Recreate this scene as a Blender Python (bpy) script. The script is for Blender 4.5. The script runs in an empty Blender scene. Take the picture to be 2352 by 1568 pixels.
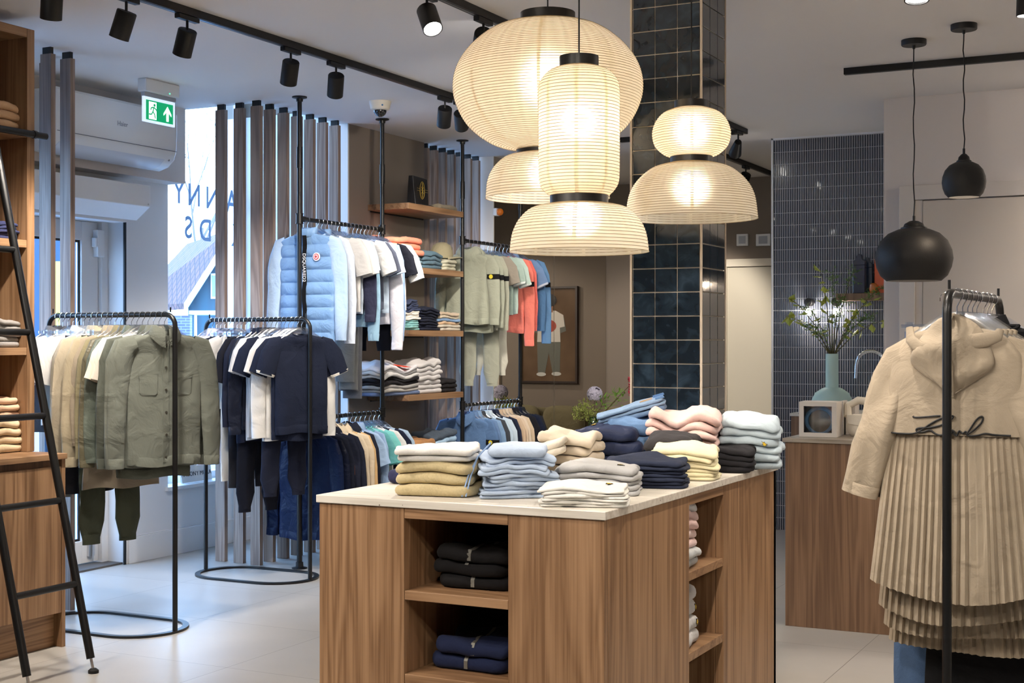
import bpy, bmesh, math, random
from math import sin, cos, pi, radians, sqrt, exp
from mathutils import Vector, Matrix, noise
C = bpy.context.scene.collection
random.seed(7)
# ---------------------------------------------------------------- camera model (2352x1568)
TH = radians(26.84); FPX = 3190.0; H = 1.40; ZC = 2.91
ct, st = cos(TH), sin(TH)
def world(r, d):                       # camera right / depth -> world x, y
    return (r*ct - d*st, r*st + d*ct)
def P(px, py, z=0.0, d=None):          # point seen at a pixel on the horizontal plane z (or at depth d)
    if d is None: d = FPX*(H-z)/(py-784.0)
    x, y = world((px-1176.0)/FPX*d, d)
    return Vector((x, y, z if py is None else H-(py-784.0)/FPX*d))
def Yon(px, X):                        # where a pixel column meets the vertical plane x = X
    r = (px-1176.0)/FPX
    return (-X*ct - r*X*st)/(st - r*ct)
def Xon(px, Y):
    r = (px-1176.0)/FPX
    return (r*Y*ct - Y*st)/(ct + r*st)
def depth(x, y): return -x*st + y*ct
def Zat(py, x, y): return H-(py-784.0)/FPX*depth(x, y)
# ---------------------------------------------------------------- materials
def lin(c):
    c = c/255.0
    return c/12.92 if c <= 0.04045 else ((c+0.055)/1.055)**2.4
def rgb(r, g, b): return (lin(r), lin(g), lin(b), 1)
MATS = {}
def nt(name):
    m = bpy.data.materials.new(name); m.use_nodes = True
    n = m.node_tree.nodes; l = m.node_tree.links
    return m, n, l, n['Principled BSDF']
def plain(name, col, rough=0.5, metal=0.0, bump=0.0, bscale=200, spec=0.5, coat=0.0):
    if name in MATS: return MATS[name]
    m, n, l, p = nt(name)
    p.inputs['Base Color'].default_value = col; p.inputs['Roughness'].default_value = rough
    p.inputs['Metallic'].default_value = metal; p.inputs['Specular IOR Level'].default_value = spec
    p.inputs['Coat Weight'].default_value = coat
    tc = n.new('ShaderNodeTexCoord'); no = n.new('ShaderNodeTexNoise'); no.inputs['Scale'].default_value = bscale
    l.new(tc.outputs['Object'], no.inputs['Vector'])
    if bump:
        b = n.new('ShaderNodeBump'); b.inputs['Strength'].default_value = bump; b.inputs['Distance'].default_value = 0.002
        l.new(no.outputs['Fac'], b.inputs['Height']); l.new(b.outputs['Normal'], p.inputs['Normal'])
    mr = n.new('ShaderNodeMapRange'); mr.inputs['To Min'].default_value = max(0, rough-0.05); mr.inputs['To Max'].default_value = min(1, rough+0.05)
    l.new(no.outputs['Fac'], mr.inputs['Value']); l.new(mr.outputs['Result'], p.inputs['Roughness'])
    MATS[name] = m; return m
def wood(name, axis='z', c1=(144,110,79), c2=(162,127,94), c3=(118,86,58), rough=0.45, sc=1.0):
    key = name+axis
    if key in MATS: return MATS[key]
    m, n, l, p = nt(key)
    tc = n.new('ShaderNodeTexCoord'); oi = n.new('ShaderNodeObjectInfo')
    off = n.new('ShaderNodeVectorMath'); off.operation = 'SCALE'
    off.inputs[0].default_value = (7.3, 5.1, 3.7); l.new(oi.outputs['Random'], off.inputs['Scale'])
    add = n.new('ShaderNodeVectorMath'); add.operation = 'ADD'
    l.new(tc.outputs['Object'], add.inputs[0]); l.new(off.outputs[0], add.inputs[1])
    def mapped(a, b):
        mp = n.new('ShaderNodeMapping'); s = [a*sc]*3; s['xyz'.index(axis)] = b*sc
        mp.inputs['Scale'].default_value = s; l.new(add.outputs[0], mp.inputs['Vector']); return mp
    m1 = mapped(7, 0.45); n1 = n.new('ShaderNodeTexNoise'); n1.inputs['Scale'].default_value = 1.0; n1.inputs['Detail'].default_value = 3; n1.inputs['Distortion'].default_value = 0.6
    l.new(m1.outputs[0], n1.inputs['Vector'])
    # contour lines of the slow noise make the cathedral figure
    mu = n.new('ShaderNodeMath'); mu.operation = 'MULTIPLY'; mu.inputs[1].default_value = 44; l.new(n1.outputs['Fac'], mu.inputs[0])
    sn = n.new('ShaderNodeMath'); sn.operation = 'SINE'; l.new(mu.outputs[0], sn.inputs[0])
    m2 = mapped(160, 2.2); n2 = n.new('ShaderNodeTexNoise'); n2.inputs['Scale'].default_value = 1.0; n2.inputs['Detail'].default_value = 4
    l.new(m2.outputs[0], n2.inputs['Vector'])
    r1 = n.new('ShaderNodeMapRange'); r1.inputs['From Min'].default_value = -1; r1.inputs['From Max'].default_value = 1
    l.new(sn.outputs[0], r1.inputs['Value'])
    mx = n.new('ShaderNodeMix'); mx.data_type = 'FLOAT'; mx.inputs[0].default_value = 0.72
    l.new(r1.outputs[0], mx.inputs[2]); l.new(n2.outputs['Fac'], mx.inputs[3])
    cr = n.new('ShaderNodeValToRGB'); e = cr.color_ramp.elements
    e[0].position = 0.28; e[0].color = rgb(*c3); e[1].position = 0.72; e[1].color = rgb(*c2)
    k = cr.color_ramp.elements.new(0.48); k.color = rgb(*c1)
    l.new(mx.outputs[0], cr.inputs[0]); l.new(cr.outputs[0], p.inputs['Base Color'])
    b = n.new('ShaderNodeBump'); b.inputs['Strength'].default_value = 0.15; b.inputs['Distance'].default_value = 0.001
    l.new(mx.outputs[0], b.inputs['Height']); l.new(b.outputs[0], p.inputs['Normal'])
    p.inputs['Roughness'].default_value = rough
    MATS[key] = m; return m
def fabric(c, kind='jersey'):
    """c = sRGB tuple; kind: jersey, knit, terry, denim, shiny, corded"""
    key = 'fabric_%s_%d_%d_%d' % (kind, *c)
    if key in MATS: return MATS[key]
    m, n, l, p = nt(key)
    tc = n.new('ShaderNodeTexCoord')
    wk = n.new('ShaderNodeTexNoise'); wk.inputs['Scale'].default_value = 9; wk.inputs['Detail'].default_value = 4; wk.inputs['Distortion'].default_value = 1.2
    fi = n.new('ShaderNodeTexNoise'); fi.inputs['Scale'].default_value = {'jersey':420,'knit':260,'terry':150,'denim':330,'shiny':60,'corded':300}[kind]; fi.inputs['Detail'].default_value = 2
    for q in (wk, fi): l.new(tc.outputs['Object'], q.inputs['Vector'])
    cr = n.new('ShaderNodeMix'); cr.data_type = 'RGBA'
    a, b_ = rgb(*c), rgb(*c)
    k1, k2 = {'denim':(0.62,1.45),'terry':(0.82,1.12),'knit':(0.85,1.1)}.get(kind, (0.94,1.04))
    cr.inputs[6].default_value = (a[0]*k1, a[1]*k1, a[2]*k1, 1); cr.inputs[7].default_value = (min(1,a[0]*k2), min(1,a[1]*k2), min(1,a[2]*k2), 1)
    if kind == 'denim':
        mm = n.new('ShaderNodeMix'); mm.data_type = 'FLOAT'; mm.inputs[0].default_value = 0.45
        l.new(wk.outputs['Fac'], mm.inputs[2]); l.new(fi.outputs['Fac'], mm.inputs[3]); l.new(mm.outputs[0], cr.inputs[0])
    else: l.new(fi.outputs['Fac'], cr.inputs[0])
    l.new(cr.outputs[2], p.inputs['Base Color'])
    b1 = n.new('ShaderNodeBump'); b1.inputs['Strength'].default_value = 0.55 if kind != 'shiny' else 0.8; b1.inputs['Distance'].default_value = 0.02
    l.new(wk.outputs['Fac'], b1.inputs['Height'])
    b2 = n.new('ShaderNodeBump'); b2.inputs['Strength'].default_value = {'terry':0.7,'knit':0.5}.get(kind, 0.25); b2.inputs['Distance'].default_value = 0.0015
    l.new(fi.outputs['Fac'], b2.inputs['Height']); l.new(b1.outputs[0], b2.inputs['Normal']); l.new(b2.outputs[0], p.inputs['Normal'])
    p.inputs['Roughness'].default_value = 0.42 if kind == 'shiny' else 0.85
    p.inputs['Sheen Weight'].default_value = 0.02 if sum(c) < 240 else 0.08; p.inputs['Sheen Roughness'].default_value = 0.5
    p.inputs['Specular IOR Level'].default_value = 0.15 if sum(c) < 240 else 0.3
    MATS[key] = m; return m
def clear(name, tint, a=0.25, rough=0.05):        # thin clear plastic / glass: see-through with a gloss coat
    if name in MATS: return MATS[name]
    m = bpy.data.materials.new(name); m.use_nodes = True; n = m.node_tree.nodes; l = m.node_tree.links
    n.clear(); o = n.new('ShaderNodeOutputMaterial'); t = n.new('ShaderNodeBsdfTransparent'); t.inputs[0].default_value = tint
    g = n.new('ShaderNodeBsdfGlossy'); g.inputs['Roughness'].default_value = rough; g.inputs[0].default_value = (1,1,1,1)
    mx = n.new('ShaderNodeMixShader'); mx.inputs[0].default_value = a*0.5; l.new(t.outputs[0], mx.inputs[1]); l.new(g.outputs[0], mx.inputs[2])
    l.new(mx.outputs[0], o.inputs[0]); MATS[name] = m; return m
def emit(name, col, s):
    if name in MATS: return MATS[name]
    m, n, l, p = nt(name)
    p.inputs['Base Color'].default_value = col; p.inputs['Emission Color'].default_value = col; p.inputs['Emission Strength'].default_value = s
    MATS[name] = m; return m
# ---------------------------------------------------------------- mesh builder
class MB:
    def __init__(s): s.v = []; s.f = []
    def add(s, vs, fs):
        o = len(s.v); s.v += [tuple(v) for v in vs]; s.f += [tuple(i+o for i in f) for f in fs]; return s
    def box(s, x0, x1, y0, y1, z0, z1, M=None):
        vs = [Vector((x, y, z)) for z in (z0, z1) for (x, y) in ((x0,y0),(x1,y0),(x1,y1),(x0,y1))]
        if M is not None: vs = [M @ v for v in vs]
        return s.add(vs, [(3,2,1,0),(4,5,6,7),(0,1,5,4),(1,2,6,5),(2,3,7,6),(3,0,4,7)])
    def tube(s, pts, r, n=10, caps=True, closed=False):
        pts = [Vector(p) for p in pts]; N = len(pts); vs = []; fs = []; prev = None
        for i, p in enumerate(pts):
            if closed: t = pts[(i+1) % N]-pts[i-1]
            else: t = pts[min(i+1, N-1)]-pts[max(i-1, 0)]
            t.normalize()
            if prev is None:
                a = Vector((0,0,1)) if abs(t.z) < 0.9 else Vector((1,0,0)); u = t.cross(a).normalized()
            else: u = (prev-t*prev.dot(t)).normalized()
            prev = u; w = t.cross(u); rr = r[i] if isinstance(r, (list, tuple)) else r
            vs += [p+(u*cos(2*pi*k/n)+w*sin(2*pi*k/n))*rr for k in range(n)]
        for i in range(N if closed else N-1):
            a = i*n; b = ((i+1) % N)*n
            fs += [(a+k, a+(k+1) % n, b+(k+1) % n, b+k) for k in range(n)]
        if caps and not closed: fs += [tuple(range(n))[::-1], tuple(range((N-1)*n, N*n))]
        return s.add(vs, fs)
    def lathe(s, prof, n=32, cx=0, cy=0, caps=False):
        vs = [(cx+r*cos(2*pi*k/n), cy+r*sin(2*pi*k/n), z) for r, z in prof for k in range(n)]; fs = []
        for i in range(len(prof)-1):
            fs += [(i*n+k, i*n+(k+1) % n, (i+1)*n+(k+1) % n, (i+1)*n+k) for k in range(n)]
        if caps: fs += [tuple(range(n))[::-1], tuple(range((len(prof)-1)*n, len(prof)*n))]
        return s.add(vs, fs)
    def rings(s, R, cap0=False, cap1=False):       # list of equal-length closed rings
        n = len(R[0]); vs = [v for r in R for v in r]; fs = []
        for i in range(len(R)-1):
            fs += [(i*n+k, i*n+(k+1) % n, (i+1)*n+(k+1) % n, (i+1)*n+k) for k in range(n)]
        if cap0: fs.append(tuple(range(n))[::-1])
        if cap1: fs.append(tuple(range((len(R)-1)*n, len(R)*n)))
        return s.add(vs, fs)
    def sweep(s, pts, ru, rv, n=14, up=(0,1,0), cap0=False, cap1=True, wob=0.0, seed=0, p=1.0):
        pts = [Vector(q) for q in pts]; N = len(pts); R = []
        for i, q in enumerate(pts):
            t = (pts[min(i+1, N-1)]-pts[max(i-1, 0)]).normalized(); v = Vector(up); v = (v-t*v.dot(t)).normalized(); u = t.cross(v)
            a = ru[i] if isinstance(ru, (list, tuple)) else ru; b = rv[i] if isinstance(rv, (list, tuple)) else rv
            ring = []
            for k in range(n):
                an = 2*pi*k/n; cu, cv = cos(an), sin(an)
                w = q+u*(a*cu)+v*(b*cv)
                if wob:
                    nn = noise.noise(Vector((w.x*14+seed*3.1, w.z*9, seed*1.7+w.y*6)))
                    w = w+v*(wob*nn*2)*abs(cv)+u*(wob*nn*0.6)
                ring.append(w)
            R.append(ring)
        return s.rings(R, cap0, cap1)
    def sphere(s, c, r, n=16, m=10, sx=1, sy=1, sz=1):
        R = []
        for j in range(m+1):
            a = -pi/2+pi*j/m; rr = max(1e-4, r*cos(a))
            R.append([(c[0]+sx*rr*cos(2*pi*k/n), c[1]+sy*rr*sin(2*pi*k/n), c[2]+sz*r*sin(a)) for k in range(n)])
        return s.rings(R, True, True)
    def build(s, name, mat=None, parent=None, smooth=True, bevel=0.0, angle=38, loc=None):
        me = bpy.data.meshes.new(name); me.from_pydata(s.v, [], s.f)
        bm = bmesh.new(); bm.from_mesh(me); bmesh.ops.recalc_face_normals(bm, faces=bm.faces); bm.to_mesh(me); bm.free()
        if smooth:
            me.polygons.foreach_set('use_smooth', [True]*len(me.polygons)); me.set_sharp_from_angle(angle=radians(angle))
        if mat: me.materials.append(mat)
        o = bpy.data.objects.new(name, me); C.objects.link(o)
        if parent is not None: o.parent = parent
        if loc is not None: o.location = loc
        if bevel:
            b = o.modifiers.new('Bevel', 'BEVEL'); b.width = bevel; b.segments = 2; b.limit_method = 'ANGLE'; b.angle_limit = radians(40)
        return o
def tag(o, label=None, cat=None, group=None, kind=None):
    if label: o['label'] = label
    if cat: o['category'] = cat
    if group: o['group'] = group
    if kind: o['kind'] = kind
    return o
def thing(name, label, cat, loc=(0,0,0), rz=0.0, group=None):
    o = bpy.data.objects.new(name, None); o.empty_display_size = 0.05; C.objects.link(o); o.location = loc; o.rotation_euler = (0,0,rz)
    return tag(o, label, cat, group)
def struct(name, mb, mat, **k):
    return tag(mb.build(name, mat, smooth=False, **k), kind='structure')
def boxes(*bs):
    m = MB()
    for b in bs: m.box(*b)
    return m
def dup(o, parent=None):
    c = o.copy(); C.objects.link(c)
    if parent is not None: c.parent = parent
    for ch in [x for x in o.children]: dup(ch, c)
    return c
def text_mesh(body, size, ext=0.0006, mirror=False, shear=0.0, space=1.0, fat=0.0):
    cu = bpy.data.curves.new('text', 'FONT'); cu.body = body; cu.size = size; cu.extrude = ext; cu.align_x = 'CENTER'; cu.align_y = 'CENTER'; cu.shear = shear; cu.offset = fat; cu.space_character = space
    o = bpy.data.objects.new('text', cu); C.objects.link(o)
    dg = bpy.context.evaluated_depsgraph_get(); me = bpy.data.meshes.new_from_object(o.evaluated_get(dg))
    vs = [v.co.copy() for v in me.vertices]; fs = [tuple(p.vertices) for p in me.polygons]
    bpy.data.objects.remove(o)
    if mirror:
        for v in vs: v.x = -v.x
    return vs, fs
def text_part(name, body, size, mat, parent, M, mirror=False, **k):
    vs, fs = text_mesh(body, size, mirror=mirror, **k)
    mb = MB(); mb.add([M @ v for v in vs], fs); return mb.build(name, mat, parent, smooth=False)
ORD = ['topmost','second','third','fourth','fifth','sixth','seventh','eighth','ninth','tenth','eleventh','twelfth','thirteenth','fourteenth','fifteenth','sixteenth','seventeenth','eighteenth','nineteenth','twentieth','twenty-first','twenty-second','twenty-third','twenty-fourth','twenty-fifth','twenty-sixth','twenty-seventh','twenty-eighth','twenty-ninth','thirtieth']
def nth(i): return 'first' if i == 0 else ORD[i]
# common materials
WOODV = wood('oak_veneer_upright', 'z'); WOODH = wood('oak_veneer_long', 'y'); WOODX = wood('oak_veneer_wide', 'x')
SLAT = wood('smoked_oak_slat', 'z', (138,120,108), (160,142,130), (116,98,88), 0.5, 1.3)
BLACK = plain('black_powder_coat', rgb(12,12,13), 0.36, bump=0.05, bscale=900)
BLACKM = plain('black_matt_metal', rgb(11,11,12), 0.5)
CHROME = plain('chrome_wire', (0.75,0.77,0.8,1), 0.12, 1.0)
STEEL = plain('brushed_steel', (0.6,0.6,0.6,1), 0.3, 1.0)
WHITE = plain('white_paint', rgb(222,222,222), 0.55, bump=0.05, bscale=120)
WHITEW = plain('white_wall_paint', rgb(214,211,206), 0.8, bump=0.08, bscale=90)
GREYW = plain('warm_grey_wall_paint', rgb(208,200,194), 0.85, bump=0.08, bscale=90)
TAUPE = plain('taupe_wall_paint', rgb(130,119,108), 0.8, bump=0.08, bscale=90)
CEIL = plain('ceiling_paint', rgb(226,222,218), 0.9, bump=0.05, bscale=80)
WPLAST = plain('white_plastic', rgb(228,230,232), 0.35)
HANG = clear('clear_hanger_plastic', (0.88,0.93,1.0,1), 0.7, 0.15)
GLASS = clear('window_glass', (0.97,0.985,1.0,1), 0.08, 0.0)
SKY_S = 7.0; EXPO = 0.8
# ================================================================ the setting
XW = -6.11                      # window wall
def floor_mat():
    m, n, l, p = nt('large_porcelain_tiles')
    tc = n.new('ShaderNodeTexCoord'); mp = n.new('ShaderNodeMapping'); mp.inputs['Location'].default_value = (3.787+0.785*20, -4.77+0.785*20, 0)
    l.new(tc.outputs['Object'], mp.inputs['Vector'])
    br = n.new('ShaderNodeTexBrick'); br.offset = 0; br.squash = 1; br.inputs['Scale'].default_value = 1; br.inputs['Brick Width'].default_value = 0.785; br.inputs['Row Height'].default_value = 0.785
    br.inputs['Mortar Size'].default_value = 0.0016; br.inputs['Mortar Smooth'].default_value = 0.3; br.inputs['Bias'].default_value = 0
    br.inputs['Color1'].default_value = rgb(172,168,161); br.inputs['Color2'].default_value = rgb(180,175,167); br.inputs['Mortar'].default_value = rgb(112,106,98)
    l.new(mp.outputs[0], br.inputs['Vector'])
    no = n.new('ShaderNodeTexNoise'); no.inputs['Scale'].default_value = 2.2; no.inputs['Detail'].default_value = 6; l.new(tc.outputs['Object'], no.inputs['Vector'])
    mx = n.new('ShaderNodeMix'); mx.data_type = 'RGBA'; mx.blend_type = 'MULTIPLY'; mx.inputs[0].default_value = 0.35
    l.new(br.outputs['Color'], mx.inputs[6]); cr = n.new('ShaderNodeValToRGB'); cr.color_ramp.elements[0].position = 0.3; cr.color_ramp.elements[0].color = (0.68,0.67,0.66,1); cr.color_ramp.elements[1].position = 0.7
    l.new(no.outputs['Fac'], cr.inputs[0]); l.new(cr.outputs[0], mx.inputs[7]); l.new(mx.outputs[2], p.inputs['Base Color'])
    p.inputs['Roughness'].default_value = 0.38
    b = n.new('ShaderNodeBump'); b.inputs['Strength'].default_value = 0.25; b.inputs['Distance'].default_value = 0.002; b.invert = True
    l.new(br.outputs['Fac'], b.inputs['Height']); l.new(b.outputs[0], p.inputs['Normal'])
    return m
struct('floor', boxes((-6.5,3.2,-3.2,12.6,-0.12,0)), floor_mat())
struct('ceiling', boxes((-5.42,3.2,-3.2,12.6,ZC,ZC+0.15), (-6.5,-5.42,-3.2,7.12,ZC,ZC+0.15)), CEIL)
struct('ceiling', boxes((-6.5,-5.42,7.12,12.6,3.55,3.7), (-5.42,-5.40,7.12,10.04,ZC+0.15,3.7), (-6.5,-5.42,7.10,7.12,ZC+0.15,3.7)), CEIL)
# window wall: solid parts left of the door, above the door, between door and window, under and beside the windows
DY0, DY1 = 5.55, 6.69
struct('wall_left', boxes((-6.42,XW,-3.2,2.6,0,ZC), (-6.42,XW,5.2,DY0,0,ZC), (-6.42,XW,2.6,5.2,0,0.45), (-6.42,XW,2.6,5.2,2.85,ZC), (-6.42,XW,DY0,DY1,2.21,ZC), (-6.42,XW,DY1,7.09,0,3.55),
        (-6.42,XW,7.09,8.07,0,0.43), (-6.42,XW,9.12,10.04,0,0.43)), WHITE)
struct('wall_pier', boxes((-6.42,-5.36,8.075,9.115,0,3.55)), TAUPE)
struct('trim_1', boxes((-6.42,-5.352,8.06,8.075,0,ZC+0.1)), WHITE)
struct('wall_corner', boxes((-6.42,-5.255,10.05,12.4,0,3.55)), TAUPE)
struct('trim_2', boxes((-6.42,-5.25,10.035,10.05,0,ZC)), WHITE)
struct('wall_back', boxes((-6.42,3.2,12.4,12.6,0,3.55)), TAUPE)
struct('wall_right', boxes((3.0,3.2,-3.2,12.6,0,ZC)), GREYW)
struct('wall_front', boxes((-6.5,3.2,-3.2,-3.0,0,ZC)), GREYW)
struct('wall_alcove', boxes((-1.84,3.0,8.77,10.11,0,ZC)), GREYW)
struct('baseboard_left', boxes((XW-0.01,XW+0.018,DY1+0.02,10.03,0,0.165), (XW-0.01,XW+0.012,DY1+0.02,7.09,0.165,0.172)), WHITE, bevel=0.003)
struct('trim_3', boxes((-6.40,XW+0.03,7.06,8.06,0.425,0.45)), WHITE, bevel=0.003)
struct('trim_4', boxes((-6.40,XW+0.03,9.10,10.03,0.425,0.45)), WHITE, bevel=0.003)
# shop windows
def window(name, y0, y1, zt=3.5):
    w = tag(boxes((-6.30,-6.24,y0,y0+0.05,0.45,zt), (-6.30,-6.24,y1-0.05,y1,0.45,zt), (-6.30,-6.24,y0+0.05,y1-0.05,0.45,0.50), (-6.30,-6.24,y0+0.05,y1-0.05,zt-0.05,zt)).build(name, WHITE, smooth=False), kind='structure')
    boxes((-6.275,-6.267,y0+0.05,y1-0.05,0.5,zt-0.05)).build('glass_pane', GLASS, w, smooth=False)
    return w
w1 = window('window_1', 7.09, 8.06); window('window_2', 9.12, 10.03); window('window_3', 2.6, 5.2, 2.85)
# mirrored shop lettering stuck on the pane, read from inside the wrong way round
LET = plain('window_lettering_film', rgb(170,196,226), 0.6)
LET.node_tree.nodes['Principled BSDF'].inputs['Transmission Weight'].default_value = 0.0
_t = LET.node_tree.nodes.new('ShaderNodeBsdfTranslucent'); _t.inputs[0].default_value = (0.24,0.30,0.38,1); _m = LET.node_tree.nodes.new('ShaderNodeMixShader'); _m.inputs[0].default_value = 0.5
LET.node_tree.links.new(LET.node_tree.nodes['Principled BSDF'].outputs[0], _m.inputs[1]); LET.node_tree.links.new(_t.outputs[0], _m.inputs[2]); LET.node_tree.links.new(_m.outputs[0], LET.node_tree.nodes['Material Output'].inputs[0])
def letters(word, pxs, py, hpx):
    for ch, px in zip(word, pxs):
        X = -6.262; Y = Yon(px, X); d = depth(X, Y); z = H-(py+(px-430)*0.17-784)/FPX*d
        s = hpx*d/FPX/0.62
        M = Matrix.Translation((X, Y, z)) @ Matrix(((0,0,1,0),(1,0,0,0),(0,1,0,0),(0,0,0,1)))
        text_part('window_letter', ch, s, LET, w1, M @ Matrix.Scale(0.85, 4, (1,0,0)), mirror=True, ext=0.0004, fat=0.003)
letters('YNNAS', (411,446,487,532,577), 448, 44)
letters('SDIK', (433,472,509,545), 524, 44)
# ---- entrance door with recess
dr = tag(boxes((-6.36,-6.25,DY1-0.055,DY1,0,2.21), (-6.36,-6.25,DY0,DY0+0.055,0,2.21), (-6.36,-6.25,DY0+0.055,DY1-0.055,2.15,2.21)).build('door_1', WHITE, smooth=False, bevel=0.003), kind='structure')
boxes((-6.33,-6.28,6.49,6.632,0.02,2.148), (-6.33,-6.28,5.61,5.76,0.02,2.148), (-6.33,-6.28,5.76,6.49,0.02,0.16), (-6.33,-6.28,5.76,6.49,2.03,2.148)).build('door_leaf', WHITE, dr, smooth=False, bevel=0.003)
boxes((-6.312,-6.304,5.76,6.49,0.16,2.03)).build('glass_pane', GLASS, dr, smooth=False)
boxes((-6.302,-6.295,6.475,6.49,0.16,2.03), (-6.302,-6.295,5.76,6.475,2.015,2.03), (-6.302,-6.295,5.76,6.475,0.16,0.175)).build('glazing_gasket', BLACKM, dr, smooth=False)
boxes((-6.28,-6.235,6.585,6.645,1.93,2.10), (-6.27,-6.235,6.563,6.584,1.99,2.05)).build('door_contact', WPLAST, dr, smooth=False, bevel=0.006)
k = boxes((-6.279,-6.262,6.535,6.585,0.06,0.20), (-6.262,-6.255,6.548,6.572,0.13,0.19)); k.tube([(-6.255,6.56,0.03),(-6.255,6.56,0.17),(-6.235,6.56,0.17)], 0.006)
k.build('floor_bolt', STEEL, dr)
boxes((-6.275,-6.255,6.535,6.585,0.205,0.27)).build('bolt_keep', plain('grey_metal', rgb(150,152,155), 0.35, 0.8), dr, smooth=False)
boxes((-6.112,-6.10,6.675,6.69,0,2.17), (-6.112,-6.10,DY0,6.69,2.17,2.18)).build('draught_seal', BLACKM, dr, smooth=False)
struct('trim_5', boxes((-6.45,-6.13,DY0,DY1,-0.001,0.012)), plain('entrance_mat_grey', rgb(90,88,86), 0.9, bump=0.4, bscale=300))
# bulkhead over the door carrying the air conditioner
struct('wall_bulkhead', boxes((XW-0.01,-5.965,3.2,7.09,2.424,ZC)), GREYW)
ac = thing('air_conditioner', 'white wall-mounted air conditioner on the bulkhead above the entrance door', 'air conditioner', (-5.965,6.27,2.48))
prof = [(0,0.0),(0.06,-0.015),(0.13,0.005),(0.175,0.045),(0.195,0.10),(0.20,0.20),(0.20,0.33),(0.19,0.345),(0,0.345)]
m = MB(); R = [[(x, y, z) for x, z in prof] for y in (-0.51,-0.50,0,0.50,0.51)]
for r_, s_ in ((R[0],0.97),(R[4],0.97)):
    for i, q in enumerate(r_): r_[i] = (q[0]*s_, q[1], 0.17+(q[2]-0.17)*s_)
m.rings(R, True, True); m.build('casing', WPLAST, ac, angle=30)
boxes((0.1995,0.2025,-0.50,0.50,0.098,0.101)).build('panel_joint', plain('shadow_gap', rgb(90,96,108), 0.8), ac, smooth=False)
mm = MB(); mm.rings([[(x+0.003, y, z-0.003) for x, z in ((0.06,-0.012),(0.13,0.008),(0.170,0.045),(0.172,0.049),(0.128,0.013),(0.06,-0.006))] for y in (-0.46,0.42)], True, True); mm.build('air_flap', plain('flap_plastic', rgb(205,212,224), 0.3), ac)
mm = MB(); mm.sphere((0.172,0.46,0.047), 0.010, 12, 8, 0.5, 1, 1); mm.build('badge', plain('grey_metal', rgb(150,152,155), 0.35, 0.8), ac)
text_part('maker_name', 'Haier', 0.04, plain('grey_print', rgb(150,155,165), 0.5), ac, Matrix.Translation((0.2015,0.02,0.205)) @ Matrix(((0,0,1,0),(1,0,0,0),(0,1,0,0),(0,0,0,1))))
acu = thing('air_curtain', 'long white air curtain box fixed directly above the entrance door', 'air curtain', (XW,6.05,2.17))
m = MB(); m.rings([[(x, y, z) for x, z in ((0,0),(0.14,-0.02),(0.25,0.06),(0.25,0.19),(0,0.22))] for y in (-0.62,0.59)], True, True); m.build('casing', WPLAST, acu, smooth=False, bevel=0.004)
boxes((0.02,0.12,-0.55,0.52,-0.035,-0.01)).build('outlet_grille', WHITE, acu, smooth=False)
m = MB(); m.sphere((0.251,0.57,0.075), 0.005, 8, 6); m.build('screw', STEEL, acu)
# exit sign
ex = thing('exit_sign', 'illuminated green running-man exit sign hanging from the ceiling', 'exit sign', (-5.49,6.29,ZC))
boxes((-0.03,0.035,-0.145,0.145,-0.075,0)).build('housing', WPLAST, ex, smooth=False, bevel=0.006)
boxes((-0.012,0.014,-0.135,0.135,-0.10,-0.0755)).build('panel_clamp', plain('grey_plastic', rgb(170,176,186), 0.4), ex, smooth=False)
boxes((-0.006,0.006,-0.135,0.135,-0.245,-0.10)).build('clear_panel', emit('sign_panel', rgb(215,232,250), 0.5), ex, smooth=False)
boxes((0.0065,0.009,-0.115,0.115,-0.232,-0.118)).build('green_face', emit('exit_green', rgb(0,150,95), 0.55), ex, smooth=False)
SIGNW = emit('exit_white', rgb(245,250,250), 1.0)
def poly(mb, pts, x, t=0.002):
    n = len(pts); mb.add([(x, a, b) for a, b in pts]+[(x+t, a, b) for a, b in pts], [tuple(range(n)), tuple(range(n, 2*n))[::-1]]+[(i, (i+1) % n, n+(i+1) % n, n+i) for i in range(n)])
m = MB(); poly(m, [(-0.093,-0.226),(-0.030,-0.226),(-0.030,-0.126),(-0.093,-0.126)], 0.0092, 0.001); m.build('doorway_symbol', SIGNW, ex, smooth=False)
m = MB(); poly(m, [(0.065,-0.135),(0.098,-0.178),(0.098,-0.19),(0.074,-0.168),(0.074,-0.222),(0.056,-0.222),(0.056,-0.168),(0.032,-0.19),(0.032,-0.178)], 0.0092); m.build('arrow', SIGNW, ex, smooth=False)
m = MB(); GRN = emit('exit_green', rgb(0,150,95), 0.55)
x = 0.0112
m.sphere((x,-0.048,-0.143), 0.009, 12, 8, 0.15, 1, 1)
for a in ([(-0.052,-0.154),(-0.062,-0.182)], [(-0.052,-0.156),(-0.035,-0.166),(-0.026,-0.176)], [(-0.055,-0.156),(-0.074,-0.160),(-0.080,-0.174)], [(-0.060,-0.182),(-0.047,-0.196),(-0.040,-0.218)], [(-0.062,-0.182),(-0.073,-0.198),(-0.094,-0.199)]):
    m.tube([(x, p_, q_) for p_, q_ in a], 0.0042, 8)
for i, v in enumerate(m.v): m.v[i] = (x+(v[0]-x)*0.15, v[1], v[2])
m.build('running_man', GRN, ex)
m = MB(); m.sphere((0.036,0.055,-0.062), 0.003, 8, 6); m.build('status_light', emit('led_green', (0.05,1,0.4,1), 3), ex)
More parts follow.
